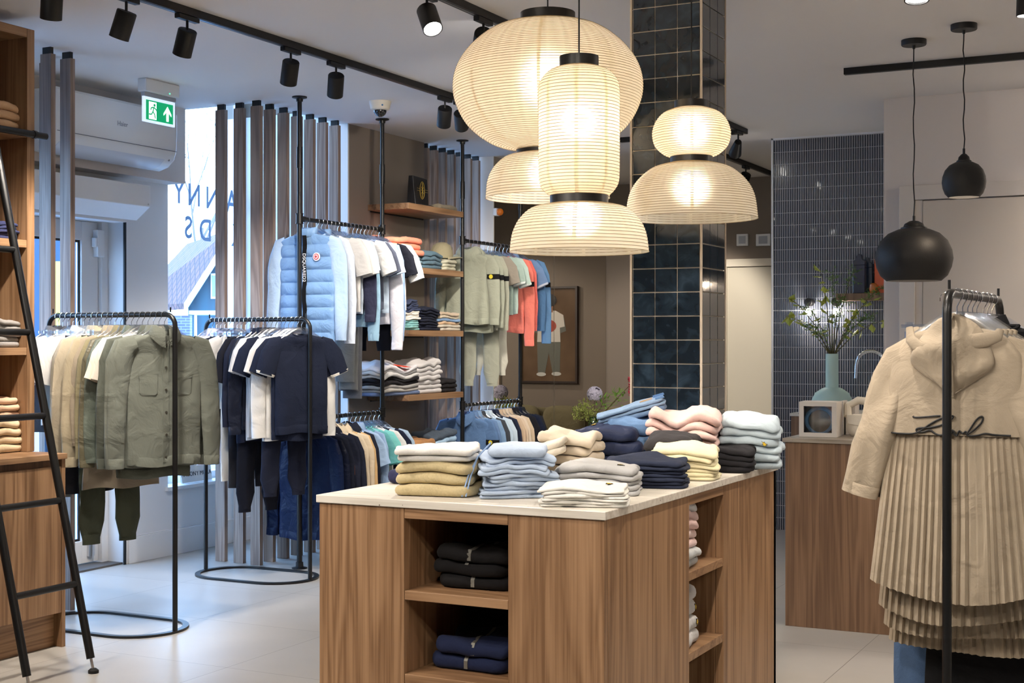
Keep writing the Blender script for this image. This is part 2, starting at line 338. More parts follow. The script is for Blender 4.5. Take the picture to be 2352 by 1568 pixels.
# ---- smoked oak slats
slat_proto = None
def slat(x, y, i, where, grp):
    global slat_proto
    if slat_proto is None:
        t = thing('wooden_slat', 'x', 'slat', (0,0,0))
        boxes((-0.0375,0.0375,-0.016,0.016,0,ZC-0.035)).build('upright', SLAT, t, smooth=False, bevel=0.0015)
        boxes((-0.028,0.028,-0.010,0.010,ZC-0.035,ZC)).build('ceiling_cap', BLACKM, t, smooth=False)
        slat_proto = t; o = t
    else: o = dup(slat_proto)
    o.location = (x, y, 0); o['label'] = 'tall smoked wood slat, %s %s' % (nth(i), where); o['group'] = grp
k = 0
for i, x in enumerate((-5.655,-5.51)): slat(x, 7.07, i, 'of three beside the street window', 'slats of the window screen')
slat(-5.36, 7.047, 2, 'of three beside the street window', 'slats of the window screen')
for i in range(6): slat(-5.37, 7.047+0.147*(i+1), i, 'in the receding row before the dome camera', 'slats of the window screen')
for i in range(7): slat(-5.385, 9.16+0.137*i, i, 'in the slat row behind the oak shelves', 'slats behind the shelves')
for i, px in enumerate((155,110)): slat(-5.35, Yon(px, -5.35), i, 'from the right beside the bookcase', 'slats beside the bookcase')
slat(-5.52, 5.45, 2, 'from the right beside the bookcase', 'slats beside the bookcase')
slat(-5.35, 5.10, 3, 'from the right beside the bookcase', 'slats beside the bookcase')
# ---- mirror
MIR = plain('mirror_silver', (0.66,0.63,0.58,1), 0.0, 1.0)
mp_ = MIR.node_tree.nodes['Principled BSDF']
for l_ in list(mp_.inputs['Roughness'].links): MIR.node_tree.links.remove(l_)
mp_.inputs['Roughness'].default_value = 0.01
for i, (a, b) in enumerate(((10.05,11.198),(11.203,12.385))):
    tg = thing('wall_mirror', ['floor-to-ceiling mirror panel nearer the window','floor-to-ceiling mirror panel in the back corner'][i], 'mirror', (-5.255,(a+b)/2,0.0), 0, 'mirror panels on the corner wall')
    h = (b-a)/2; boxes((0.0,0.005,-h,h,0.10,ZC)).build('mirror_glass', MIR, tg, smooth=False)
    boxes((0.0,0.006,-h,-h+0.0015,0.10,ZC)).build('polished_edge', plain('mirror_edge', rgb(190,180,165), 0.3), tg, smooth=False)
# ---- rear door in the back wall
d3x0, d3x1 = -4.03, -3.15
d = tag(boxes((d3x0-0.07,d3x0,12.36,12.40,0,2.16), (d3x1,d3x1+0.07,12.36,12.40,0,2.16), (d3x0,d3x1,12.36,12.40,2.09,2.16)).build('door_2', plain('cream_gloss_paint', rgb(216,208,190), 0.5), smooth=False, bevel=0.002), kind='structure')
boxes((d3x0+0.003,d3x1-0.003,12.375,12.398,0.005,2.083)).build('door_leaf', plain('cream_door_paint', rgb(205,198,180), 0.5), d, smooth=False)
for i, px in enumerate((1706,1754)):
    X = Xon(px, 12.39); Z = Zat(551, X, 12.39)
    tg = thing('control_box', ['small white square wall control','small white rectangular wall control'][i]+' above the rear door, %s of the two' % ('left' if i == 0 else 'right'), 'wall control', (X,12.40,Z))
    w = (0.055,0.068)[i]; boxes((-w,w,-0.03,0,-0.055,0.055)).build('cover', WPLAST, tg, smooth=False, bevel=0.004)
    boxes((-w*0.6,w*0.6,-0.032,-0.03,-0.035,0.035)).build('touch_panel', plain('grey_plastic', rgb(170,176,186), 0.4), tg, smooth=False)
# ---- white door on the right
d = tag(boxes((-1.741,-1.645,8.735,8.77,0,2.36), (-1.645,0.0,8.735,8.77,2.27,2.36), (-1.645,-1.60,8.75,8.77,0,2.27)).build('door_3', plain('warm_white_gloss', rgb(206,198,190), 0.5), smooth=False, bevel=0.003), kind='structure')
boxes((-1.598,-0.1,8.745,8.768,0.005,2.262)).build('door_leaf', plain('warm_white_door', rgb(200,190,178), 0.5), d, smooth=False)
# ---- finger-tiled alcove wall
GROUT = plain('white_grout', rgb(205,205,208), 0.8)
al = tag(boxes((-2.935,-1.84,10.114,10.24,0,ZC)).build('wall_tiled', GROUT, smooth=False), kind='structure')
FT = plain('dark_blue_grey_glaze', rgb(62,68,82), 0.25, coat=0.3)
m = MB(); px_, pz_ = 0.0172, 0.0905
nx = int(1.095/px_); nz = int(ZC/pz_)+1
for i in range(nx):
    x0 = -2.935+i*px_+0.002; x1 = x0+px_-0.0042
    for j in range(nz):
        z0 = j*pz_+0.0015; z1 = min(ZC-0.002, z0+pz_-0.003)
        if z1 <= z0: continue
        e = 0.003; o = len(m.v)
        m.v += [(x0,10.114,z0),(x1,10.114,z0),(x1,10.114,z1),(x0,10.114,z1),(x0+e,10.109,z0+e*0.6),(x1-e,10.109,z0+e*0.6),(x1-e,10.109,z1-e*0.6),(x0+e,10.109,z1-e*0.6)]
        m.f += [(o+4,o+5,o+6,o+7),(o,o+1,o+5,o+4),(o+1,o+2,o+6,o+5),(o+2,o+3,o+7,o+6),(o+3,o,o+4,o+7)]
m.build('finger_tiles', FT, al, smooth=False)
boxes((-2.947,-2.935,10.10,10.245,0,ZC), (-2.947,-1.84,10.10,10.114,ZC-0.012,ZC)).build('edge_profile', plain('white_gloss', rgb(225,226,230), 0.4), al, smooth=False)
# ---- glazed tile pillar
PX0, PX1, PY0, PY1 = -2.215, -1.902, 5.50, 5.813
pil = thing('tiled_pillar', 'square pillar clad in dark blue glazed tiles with cream joints behind the island', 'pillar', ((PX0+PX1)/2,(PY0+PY1)/2,0))
hw_ = (PX1-PX0)/2
pil_ = boxes((-hw_+0.006,hw_-0.006,-hw_+0.006,hw_-0.006,0,ZC)).build('joint_bed', plain('cream_joint', rgb(226,214,196), 0.7), pil, smooth=False)
def tile_mat():
    m, n, l, p = nt('deep_blue_reactive_glaze')
    g = n.new('ShaderNodeNewGeometry'); tc = n.new('ShaderNodeTexCoord')
    n1 = n.new('ShaderNodeTexNoise'); n1.inputs['Scale'].default_value = 16; n1.inputs['Detail'].default_value = 6; n1.inputs['Distortion'].default_value = 0.8; l.new(tc.outputs['Object'], n1.inputs['Vector'])
    cr = n.new('ShaderNodeValToRGB'); e = cr.color_ramp.elements; e[0].position = 0.3; e[0].color = rgb(22,32,42); e[1].position = 0.8; e[1].color = rgb(54,72,88)
    k = e.new(0.52); k.color = rgb(32,44,56); l.new(n1.outputs['Fac'], cr.inputs[0])
    mx = n.new('ShaderNodeMix'); mx.data_type = 'RGBA'; mx.blend_type = 'MULTIPLY'; mx.inputs[0].default_value = 1
    r2 = n.new('ShaderNodeMapRange'); r2.inputs['To Min'].default_value = 0.55; r2.inputs['To Max'].default_value = 1.25; l.new(g.outputs['Random Per Island'], r2.inputs['Value'])
    l.new(cr.outputs[0], mx.inputs[6]); l.new(r2.outputs[0], mx.inputs[7]); l.new(mx.outputs[2], p.inputs['Base Color'])
    p.inputs['Roughness'].default_value = 0.12; p.inputs['Coat Weight'].default_value = 0.4
    n2 = n.new('ShaderNodeTexNoise'); n2.inputs['Scale'].default_value = 14; n2.inputs['Detail'].default_value = 5; l.new(tc.outputs['Object'], n2.inputs['Vector'])
    b = n.new('ShaderNodeBump'); b.inputs['Strength'].default_value = 0.16; b.inputs['Distance'].default_value = 0.004; l.new(n2.outputs['Fac'], b.inputs['Height']); l.new(b.outputs[0], p.inputs['Normal'])
    return m
m = MB(); t_ = 0.1005
for f in range(4):
    Mr = Matrix.Rotation(f*pi/2, 4, 'Z')
    for i in range(3):
        for j in range(29):
            z0 = 0.0045+j*0.1003; z1 = z0+0.0958
            if z1 > ZC: continue
            a0 = -0.1485+i*0.0995+0.0017; a1 = a0+0.0958
            m.box(a0, a1, -hw_-0.001, -hw_+0.006, z0, z1, Mr)
m.build('glazed_tiles', tile_mat(), pil, smooth=False, bevel=0.0012)
m = MB()
for sx in (-1,1):
    for sy in (-1,1): m.box(sx*hw_-0.0045, sx*hw_+0.0045, sy*hw_-0.0045, sy*hw_+0.0045, 0, ZC)
m.build('corner_profile', plain('cream_profile', rgb(214,200,182), 0.5), pil, smooth=False, bevel=0.002)
# framed poster on the back wall (seen in the mirror)
po = thing('framed_poster', 'dark framed poster of a person from behind, reflected in the mirror', 'poster', (-4.64,12.398,1.44))
zt, zb = 0.50, -0.45; wx = 0.315
boxes((-wx,wx,-0.035,0,zt-0.02,zt), (-wx,wx,-0.035,0,zb,zb+0.02), (-wx,-wx+0.02,-0.035,0,zb+0.02,zt-0.02), (wx-0.02,wx,-0.035,0,zb+0.02,zt-0.02)).build('frame', plain('dark_brown_frame', rgb(46,32,26), 0.4), po, smooth=False)
pm, pn, pl, pp = nt('poster_backdrop_print'); tcn = pn.new('ShaderNodeTexCoord'); nn_ = pn.new('ShaderNodeTexNoise'); nn_.inputs['Scale'].default_value = 3.5; pl.new(tcn.outputs['Object'], nn_.inputs['Vector'])
cc = pn.new('ShaderNodeValToRGB'); cc.color_ramp.elements[0].color = rgb(78,60,46); cc.color_ramp.elements[1].color = rgb(128,106,84); pl.new(nn_.outputs['Fac'], cc.inputs[0]); pl.new(cc.outputs[0], pp.inputs['Base Color']); pp.inputs['Roughness'].default_value = 0.15
boxes((-wx+0.02,wx-0.02,-0.012,-0.008,zb+0.02,zt-0.02)).build('print', pm, po, smooth=False)
def flat(name, pts, col, y, parent):
    pts = [(a*1.5, 0.02+(b+0.02)*1.08) for a, b in pts]
    n = len(pts); m = MB(); m.add([(a, y, b) for a, b in pts]+[(a, y+0.0006, b) for a, b in pts], [tuple(range(n)), tuple(range(n, 2*n))[::-1]]+[(i, (i+1) % n, n+(i+1) % n, n+i) for i in range(n)])
    return m.build(name, plain('print_%d_%d_%d' % col, rgb(*col), 0.25), parent, smooth=False)
def ell(cx, cz, a, b, n=20): return [(cx+a*cos(2*pi*i/n), cz+b*sin(2*pi*i/n)) for i in range(n)]
pf = flat('printed_person', [(-0.06,0.20),(0.06,0.20),(0.11,0.14),(0.125,0.02),(0.085,0.0),(0.085,-0.10),(0.08,-0.36),(0.03,-0.38),(0.0,-0.18),(-0.03,-0.38),(-0.08,-0.35),(-0.085,-0.10),(-0.085,0.0),(-0.125,0.02),(-0.11,0.14)], (110,112,104), -0.0135, po)
flat('printed_shirt', [(-0.05,0.205),(0.05,0.205),(0.105,0.165),(0.115,0.06),(0.08,0.05),(0.085,-0.08),(-0.085,-0.08),(-0.08,0.05),(-0.115,0.06),(-0.105,0.165)], (214,208,198), -0.0145, pf)
flat('printed_graphic', ell(0,0.065,0.055,0.058), (170,80,66), -0.0155, pf)
flat('printed_neck', [(-0.03,0.19),(0.03,0.19),(0.03,0.25),(-0.03,0.25)], (150,108,84), -0.015, pf)
flat('printed_hair', ell(0,0.30,0.058,0.062), (30,24,20), -0.0155, pf)
flat('printed_shoe', ell(0.055,-0.375,0.035,0.018), (205,205,200), -0.0150, pf); flat('printed_shoe', ell(-0.055,-0.37,0.035,0.018), (205,205,200), -0.0150, pf)
# alarm beacon on the mirror wall
Yb = Yon(1139, -5.24); zb_ = Zat(487, -5.24, Yb)
ab = thing('alarm_beacon', 'small round orange alarm beacon on a white base high beside the slats', 'alarm beacon', (-5.249,Yb,zb_))
boxes((0,0.03,-0.03,0.03,-0.03,0.03)).build('base', WPLAST, ab, smooth=False, bevel=0.004)
m = MB(); m.sphere((0.045,0,0), 0.03, 16, 10); m.build('orange_lens', plain('amber_plastic', rgb(225,120,30), 0.2), ab)
# dome camera
c0 = P(873, 233, ZC)
dc = thing('dome_camera', 'white ceiling dome security camera above the clothes rail', 'security camera', (c0.x,c0.y,ZC))
m = MB(); m.lathe([(0.001,0),(0.069,0),(0.069,-0.012),(0.066,-0.02),(0.060,-0.05),(0.050,-0.056),(0.001,-0.056)], 32); m.build('housing', plain('cream_plastic', rgb(214,206,192), 0.4), dc)
m = MB(); m.sphere((0,0,-0.056), 0.042, 24, 12); m.build('dark_dome', plain('smoked_dome', rgb(18,20,26), 0.05, coat=1), dc)
m = MB(); m.sphere((0.004,-0.012,-0.075), 0.026, 16, 10); m.build('lens', plain('lens_black', rgb(6,6,8), 0.02, coat=1), dc)
Mx = Matrix.Rotation(TH, 4, 'Z') @ Matrix.Translation((0.02,-0.063,-0.032)) @ Matrix.Rotation(radians(15), 4, 'Z') @ Matrix.Rotation(pi/2, 4, 'X')
m = MB(); m.sphere((0,0,0), 0.006, 12, 8, 1, 1, 0.2); m.v = [tuple(Mx @ Vector(v)) for v in m.v]; m.build('round_mark', plain('blue_mark', rgb(50,110,160), 0.4), dc)
# ================================================================ furniture and rails
# ---- left cabinet and bookcase
CX, CY1, CY0 = -4.713, 4.769, 2.9
cab = thing('base_cabinet', 'oak veneer base cabinet along the left edge, black ladder in front', 'cabinet', (CX,CY1,0))
def part(name, mb, mat, parent, bevel=0.0015): return mb.build(name, mat, parent, smooth=False, bevel=bevel)
L_ = CY0-CY1
part('worktop', boxes((-0.62,0.012,L_,0.0,0.862,0.888)), WOODH, cab)
part('side_panel', boxes((-0.60,0.0,-0.022,0.0,0,0.862)), WOODV, cab)
part('plinth', boxes((-0.58,-0.05,L_,-0.022,0,0.155)), wood('oak_veneer_long', 'y'), cab)
part('door', boxes((-0.018,0.0,L_+0.9,-0.026,0.16,0.83)), WOODV, cab)
part('door', boxes((-0.018,0.0,L_,L_+0.896,0.16,0.83)), WOODV, cab)
part('carcass', boxes((-0.60,-0.02,L_,-0.022,0.156,0.861)), wood('oak_dark_inside', 'z', (96,66,42), (112,80,54), (72,48,30)), cab)
bk = thing('bookcase', 'tall open oak bookcase with folded clothes at the left edge of the room', 'bookcase', (-4.906,CY1,0.889))
zt = 2.849-0.889
part('side_panel', boxes((-0.40,0,-0.045,0.0,0,zt)), WOODV, bk)
part('top_panel', boxes((-0.40,0,L_,-0.046,zt-0.042,zt)), WOODH, bk)
part('back_panel', boxes((-0.42,-0.401,L_,0.0,0,zt)), WOODV, bk)
part('partition', boxes((-0.40,-0.002,-0.95,-0.92,0,zt-0.043)), WOODV, bk)
SH = [2.378,1.869,1.372]
for z in SH: part('shelf', boxes((-0.40,-0.002,-0.919,-0.046,z-0.889-0.035,z-0.889)), WOODH, bk)
rl = thing('ladder_rail', 'black ladder rail fixed across the front of the bookcase', 'rail', (-4.865,4.7,2.355))
m = MB(); m.tube([(0,-1.8,0),(0,0.10,0)], 0.016, 14); m.build('bar', BLACK, rl)
m = MB(); m.tube([(0,0.02,0),(0,0.035,0)], 0.019, 14); m.tube([(-0.0395,-0.02,0),(0,-0.02,0)], 0.008, 8); m.tube([(-0.0395,-0.9,0),(0,-0.9,0)], 0.008, 8); m.build('bracket', BLACK, rl)
lad = thing('ladder', 'black tubular metal ladder leaning on the bookcase rail', 'ladder', (-4.228,4.26,0))
for y, nm in ((0.178,'right'), (-0.176,'left')):
    m = MB(); m.tube([(-0.252*z, y, z) for z in (0.06,0.6,1.2,1.8,2.28)]+[(-0.252*2.28-0.02,y,2.36),(-0.252*2.28-0.06,y,2.40),(-0.252*2.28-0.10,y,2.37),(-0.252*2.28-0.105,y,2.33)], 0.0175, 14); m.build('stile', BLACK, lad)
    m = MB(); m.lathe([(0.001,0),(0.022,0),(0.022,0.012),(0.012,0.02),(0.001,0.02)], 16, 0, y); m.build('rubber_foot', plain('rubber', rgb(15,15,15), 0.8), lad)
    m = MB(); m.tube([(-0.003,y,0.02),(-0.015,y,0.064)], 0.006, 8); m.build('levelling_screw', STEEL, lad)
for z in (0.37,0.72,1.08,1.44,1.80,2.15):
    m = MB(); m.tube([(-0.252*z,-0.176,z),(-0.252*z,0.178,z)], 0.0145, 12); m.build('rung', BLACK, lad)
# ---- free-standing racks
BAR = 1.53
def rack(label, loc, rz, L, rw=0.135, top=BAR):
    t = thing('clothes_rack', label, 'clothes rack', loc, rz, 'free-standing clothes racks')
    r = 0.0125; R = 0.055
    path = [(0,0,0.012)]+[(0,0,top*0.5),(0,0,top-R)]+[(R-R*cos(a),0,top-R+R*sin(a)) for a in [radians(q) for q in (15,30,45,60,75,90)]]
    path += [(L-R+R*sin(a),0,top-R+R*cos(a)) for a in [radians(q) for q in (0,15,30,45,60,75,90)]]+[(L,0,top*0.5),(L,0,0.012)]
    m = MB(); m.tube(path, r, 14); m.build('frame_tube', BLACK, t)
    rm = 0.22; pts = []; inn = []
    for c0_, a0_ in ((L-rm, -90), (rm, 90)):
        for q in range(0, 181, 10):
            an = radians(a0_+q); pts.append((c0_+(rm+0.015)*cos(an), (rm+0.015)*sin(an))); inn.append((c0_+(rm-0.015)*cos(an), (rm-0.015)*sin(an)))
    m = MB(); n = len(pts)
    m.v = [(x,y,0) for x,y in pts]+[(x,y,0.012) for x,y in pts]+[(x,y,0) for x,y in inn]+[(x,y,0.012) for x,y in inn]
    for i in range(n):
        j = (i+1) % n; m.f += [(i,j,n+j,n+i),(2*n+i,3*n+i,3*n+j,2*n+j),(n+i,n+j,3*n+j,3*n+i),(i,2*n+i,2*n+j,j)]
    m.build('oval_base', BLACK, t)
    for x in (0.028, L-0.028):
        m = MB(); m.tube([(x,0,top+r-0.002),(x,0,top+0.035)], 0.004, 8); m.build('top_pin', BLACK, t)
    return t
# base position of each: local x runs along the bar, from the end nearer the camera
def rackpos(p): return (p.x, p.y, 0)
R1n = P(402, 1453, 0); R1L = 0.817
r1 = rack('black oval-base clothes rack by the entrance, hung with sage, sand and white clothes', (R1n.x, R1n.y, 0), pi, R1L)
R2n = P(712, 1334, 0); R2L = 0.768
r2 = rack('black oval-base clothes rack in the middle, hung with navy and white clothes', (R2n.x, R2n.y, 0), pi, R2L)
a = Vector(world(1.1587, 3.70)); b = Vector(world(1.5286, 4.35)); R3ang = math.atan2(b.y-a.y, b.x-a.x); R3L = (b-a).length
r3 = rack('black oval-base clothes rack at the right, hung with beige coats', (a.x, a.y, 0), R3ang, R3L)
# ---- ceiling pole system
XPOL = -5.04; YP = [Yon(688, XPOL), Yon(878, XPOL), Yon(1062, XPOL), Yon(1195, XPOL)]
ps = thing('pole_rail_system', 'black floor-to-ceiling pole system with hanging rails along the window side', 'clothes rail', (XPOL,YP[0],0))
for i, y in enumerate(YP):
    yy = y-YP[0]
    m = MB(); m.tube([(0,yy,0.012),(0,yy,1.05),(0,yy,1.051),(0,yy,ZC-0.01)], [0.0165,0.0165,0.0145,0.0145], 14); m.build('pole', BLACK, ps)
    m = MB(); m.lathe([(0.001,0),(0.048,0),(0.048,0.006),(0.024,0.012),(0.022,0.04),(0.001,0.04)], 20, 0, yy); m.build('floor_flange', BLACK, ps)
    m = MB(); m.lathe([(0.001,ZC),(0.046,ZC),(0.046,ZC-0.008),(0.022,ZC-0.014),(0.02,ZC-0.03),(0.001,ZC-0.03)], 20, 0, yy); m.build('ceiling_flange', BLACK, ps); m = MB(); m.tube([(0,yy,2.47),(0,yy,2.60)], 0.019, 12); m.build('pole_sleeve', BLACK, ps)
ZU, ZL = 2.158, 0.92
for (a_, b_) in ((0,1),(2,3)):
    for z in (ZU, ZL):
        m = MB(); m.tube([(0,YP[a_]-YP[0],z),(0,YP[b_]-YP[0],z)], 0.0135, 12); m.build('hanging_rail', BLACK, ps)
        for y in (YP[a_], YP[b_]):
            m = MB(); yy = y-YP[0]; s = 1 if y == YP[a_] else -1
            m.tube([(0,yy,z-0.032),(0,yy,z+0.032)], 0.022, 14); m.tube([(0,yy,z),(0,yy+s*0.05,z)], 0.019, 12)
            for zz in (z-0.032, z+0.026): m.tube([(0,yy,zz),(0,yy,zz+0.006)], 0.025, 14)
            m.build('tee_fitting', BLACK, ps)
SHY0 = Yon(933, XPOL); SHELVES = [2.37,1.924,1.479,1.025,0.57]
for i, z in enumerate(SHELVES):
    sh = thing('wall_shelf', 'oak wall shelf between the black poles, %s from the top' % nth(i), 'shelf', (-5.36,SHY0,z), 0, 'oak shelves between the poles')
    part('board', boxes((0.003,0.34,0,YP[2]-SHY0-0.02,-0.042,0)), WOODH, sh)
    part('wall_bracket', boxes((0.002,0.012,0.03,YP[2]-SHY0-0.05,-0.052,-0.0425)), BLACKM, sh)
# ---- central island
IX1, IY0, IH = -1.53, 3.608, 0.92; IW, IL = 0.985, 1.735
isl = thing('display_island', 'large oak display island with a pale stone top and open cubbies', 'display island', (IX1,IY0,0))
def stone_mat(nm='travertine_top', base=(220,214,203), dark=(192,184,170)):
    m, n, l, p = nt(nm); tc = n.new('ShaderNodeTexCoord'); mp = n.new('ShaderNodeMapping'); mp.inputs['Scale'].default_value = (3,60,60)
    mp.inputs['Rotation'].default_value = (0,0,0.2)
    l.new(tc.outputs['Object'], mp.inputs[0]); n1 = n.new('ShaderNodeTexNoise'); n1.inputs['Scale'].default_value = 1; n1.inputs['Detail'].default_value = 6; l.new(mp.outputs[0], n1.inputs['Vector'])
    cr = n.new('ShaderNodeValToRGB'); cr.color_ramp.elements[0].position = 0.3; cr.color_ramp.elements[0].color = rgb(*dark); cr.color_ramp.elements[1].position = 0.62; cr.color_ramp.elements[1].color = rgb(*base)
    l.new(n1.outputs['Fac'], cr.inputs[0])
    vo = n.new('ShaderNodeTexVoronoi'); vo.inputs['Scale'].default_value = 26; l.new(tc.outputs['Object'], vo.inputs['Vector'])
    lt = n.new('ShaderNodeMath'); lt.operation = 'LESS_THAN'; lt.inputs[1].default_value = 0.065; l.new(vo.outputs['Distance'], lt.inputs[0])
    mx = n.new('ShaderNodeMix'); mx.data_type = 'RGBA'; mx.inputs[7].default_value = rgb(120,108,92); l.new(lt.outputs[0], mx.inputs[0]); l.new(cr.outputs[0], mx.inputs[6]); l.new(mx.outputs[2], p.inputs['Base Color'])
    p.inputs['Roughness'].default_value = 0.35; return m
STONE = stone_mat()
part('stone_top', boxes((-IW,0,0,IL,IH-0.024,IH)), STONE, isl, 0.002)
e = 0.008; zb = IH-0.025
# front face: panel | cubby | panel  (pixel columns 735-928-1167-1390)
fy = IY0+e
c1 = Xon(928, fy)-IX1; c2 = Xon(1167, fy)-IX1
part('front_panel', boxes((-IW+e,c1,e,e+0.03,0,zb)), WOODV, isl); part('front_panel', boxes((c2,-e,e,e+0.03,0,zb)), WOODV, isl)
part('top_rail', boxes((c1+0.001,c2-0.001,e,e+0.03,zb-0.032,zb)), WOODX, isl)
part('cubby_side', boxes((c1-0.022,c1,e+0.031,0.50,0,zb-0.033)), WOODV, isl); part('cubby_side', boxes((c2,c2+0.022,e+0.031,0.50,0,zb-0.033)), WOODV, isl)
part('cubby_back', boxes((c1-0.02,c2+0.02,0.501,0.52,0,zb-0.033)), WOODV, isl)
part('cubby_ceiling', boxes((c1+0.001,c2-0.001,e+0.031,0.50,zb-0.034,zb-0.004)), WOODX, isl)
dF = depth(IX1+(c1+c2)/2, fy)
ZS = [H-(1367-784)/FPX*dF, H-(1562-784)/FPX*dF]
for z in ZS: part('shelf', boxes((c1+0.001,c2-0.001,e+0.002,0.499,z-0.028,z)), WOODX, isl)
part('cubby_base', boxes((c1+0.001,c2-0.001,e+0.002,0.499,0.02,0.05)), WOODX, isl)
# right side face
sx = IX1-e
q1 = Yon(1583, sx)-IY0; q2 = Yon(1662, sx)-IY0
part('side_panel', boxes((-e-0.03,-e,e+0.031,q1,0,zb)), WOODV, isl); part('side_panel', boxes((-e-0.03,-e,q2,IL-e,0,zb)), WOODV, isl)
part('top_rail', boxes((-e-0.03,-e,q1+0.001,q2-0.001,zb-0.032,zb)), WOODH, isl)
part('cubby_side', boxes((-0.42,-e-0.031,q1-0.022,q1,0,zb-0.033)), WOODV, isl); part('cubby_side', boxes((-0.42,-e-0.031,q2,q2+0.022,0,zb-0.033)), WOODV, isl)
part('cubby_back', boxes((-0.44,-0.421,q1-0.02,q2+0.02,0,zb-0.033)), WOODV, isl)
part('cubby_ceiling', boxes((-0.42,-e-0.031,q1+0.001,q2-0.001,zb-0.034,zb-0.004)), WOODX, isl)
ZQ = []
for px, py in ((1662,1281),(1662,1455)):
    d_ = depth(sx, IY0+q2); ZQ.append(H-(py-784)/FPX*d_)
for z in ZQ: part('shelf', boxes((-0.419,-e-0.002,q1+0.001,q2-0.001,z-0.028,z)), WOODX, isl)
part('cubby_base', boxes((-0.419,-e-0.002,q1+0.001,q2-0.001,0.02,0.05)), WOODX, isl)
part('back_panel', boxes((-IW+e,-e,IL-e-0.03,IL-e,0,zb)), WOODV, isl); part('left_panel', boxes((-IW+e,-IW+e+0.03,e+0.031,IL-e-0.031,0,zb)), WOODV, isl)
# ---- counter
KX, KY = -1.89, 6.72; KD = 0.62; KR = 1.4
kt = thing('service_counter', 'oak service counter with thin stone top under the black pendant lamps', 'counter', (KX,KY,0))
part('stone_top', boxes((-0.012,KR-KX,-0.012,KD,0.905,0.924)), stone_mat('counter_stone', (170,160,146), (140,130,116)), kt)
WOODK = wood('walnut_veneer', 'z', (120,91,67), (134,103,78), (102,75,55))
part('front_panel', boxes((0,KR-KX,0,0.03,0,0.904)), WOODK, kt)
part('side_panel', boxes((0,0.03,0.031,KD-0.01,0,0.904)), WOODK, kt); part('carcass', boxes((0.031,KR-KX,KD-0.05,KD-0.02,0,0.904)), WOODK, kt)
bc = thing('back_counter', 'low oak back counter with a sink against the dark tiled wall', 'counter', (-2.62,9.43,0))
part('stone_top', boxes((0,0.775,0,0.665,0.885,0.905)), STONE, bc); part('cabinet_body', boxes((0.005,0.775,0.01,0.665,0,0.884)), WOODK, bc)
# sofa-like bench, cushions and flowers in the rear corner
# ---- track lights
def track(label, p0, p1):
    x0, y0 = p0; x1, y1 = p1
    t = thing('light_track', label, 'light track', ((x0+x1)/2,(y0+y1)/2,ZC), 0, 'black ceiling light tracks')
    L = math.hypot(x1-x0, y1-y0)/2; ang = math.atan2(y1-y0, x1-x0); M = Matrix.Rotation(ang, 4, 'Z')
    m = MB(); m.box(-L, L, -0.018, 0.018, -0.036, 0, M); m.build('track_channel', BLACKM, t, smooth=False, bevel=0.002)
    m = MB(); m.box(-L+0.01, L-0.01, -0.006, 0.006, -0.0372, -0.036, M); m.build('contact_groove', plain('groove_grey', rgb(70,72,78), 0.3, 0.6), t, smooth=False)
T1, T2, T4 = -4.15, -2.98, -3.52
track('long black light track crossing the ceiling over the clothes racks', (T1,1.0), (T1,9.4))
track('black light track running above the island past the pillar', (T2,-1.0), (T2,9.57))
track('short black cross track behind the lanterns', (T2-0.02,9.55), (-3.93,9.55))
track('black light track in front of the rear door', (T4,10.3), (T4,12.3))
track('black light track above the service counter', (-1.83,7.69), (2.2,7.69))
WARM = (1.0, 0.90, 0.79)
LENS = emit('spot_lens', (1.0,0.97,0.93,1), 14)
LENSOFF = plain('spot_reflector', rgb(190,190,195), 0.2, 0.6)
def spot(x, y, target, power, label, cone=False, size=72, blend=0.55, track_ax='y', col=WARM):
    t = thing('spotlight', label, 'spotlight', (x,y,ZC-0.037), 0, 'black track spotlights')
    a = (0.07 if track_ax == 'x' else 0.015, 0.015 if track_ax == 'x' else 0.07)
    part('track_adapter', boxes((-a[0],a[0],-a[1],a[1],-0.022,0)), BLACKM, t, 0.003)
    m = MB(); m.tube([(0,0,-0.022),(0,0,-0.065)], 0.006, 8); m.build('stem', BLACKM, t)
    dv = (Vector(target)-Vector((x, y, ZC-0.16))).normalized()
    q = Vector((0,0,-1)).rotation_difference(dv).to_matrix().to_4x4()
    M = Matrix.Translation((0,0,-0.075)) @ q
    def tr(m): m.v = [tuple(M @ Vector(v)) for v in m.v]; return m
    if cone: prof = [(0.001,0.0),(0.024,0.0),(0.028,-0.02),(0.046,-0.135),(0.041,-0.135),(0.036,-0.115),(0.001,-0.115)]
    else: prof = [(0.001,0.012),(0.040,0.012),(0.043,0.008),(0.043,-0.108),(0.039,-0.108),(0.037,-0.09),(0.001,-0.09)]
    m = MB(); m.lathe(prof, 28); tr(m).build('lamp_can', BLACKM, t)
    m = MB(); m.lathe([(0.001,-0.1165 if cone else -0.0915),(0.034,-0.1165 if cone else -0.0915),(0.038,-0.128 if cone else -0.104)], 24); tr(m).build('lens', LENS, t)
    ld = bpy.data.lights.new('spot_beam', 'SPOT'); ld.energy = power; ld.color = col; ld.spot_size = radians(size); ld.spot_blend = blend; ld.shadow_soft_size = 0.03
    lo = bpy.data.objects.new('spot_beam', ld); C.objects.link(lo); lo.parent = t
    lo.matrix_local = M @ Matrix.Translation((0,0,-0.15))
    return t
S = 1.0
spots1 = [(120,-4.75,4.6,1.0,'leftmost'),(290,-4.9,4.6,1.1,'second'),(430,-5.0,5.3,1.1,'third'),(668,-5.1,6.6,0.9,'fourth'),(772,-5.1,7.3,0.9,'fifth'),(1022,-5.1,8.6,0.9,'sixth'),(1058,-5.1,9.6,0.9,'seventh')]
for px, tx, ty, tz, od in spots1:
    spot(T1, Yon(px, T1), (tx,ty,tz), 55*S, 'black cylinder spotlight on the track over the racks, %s from the left' % od)
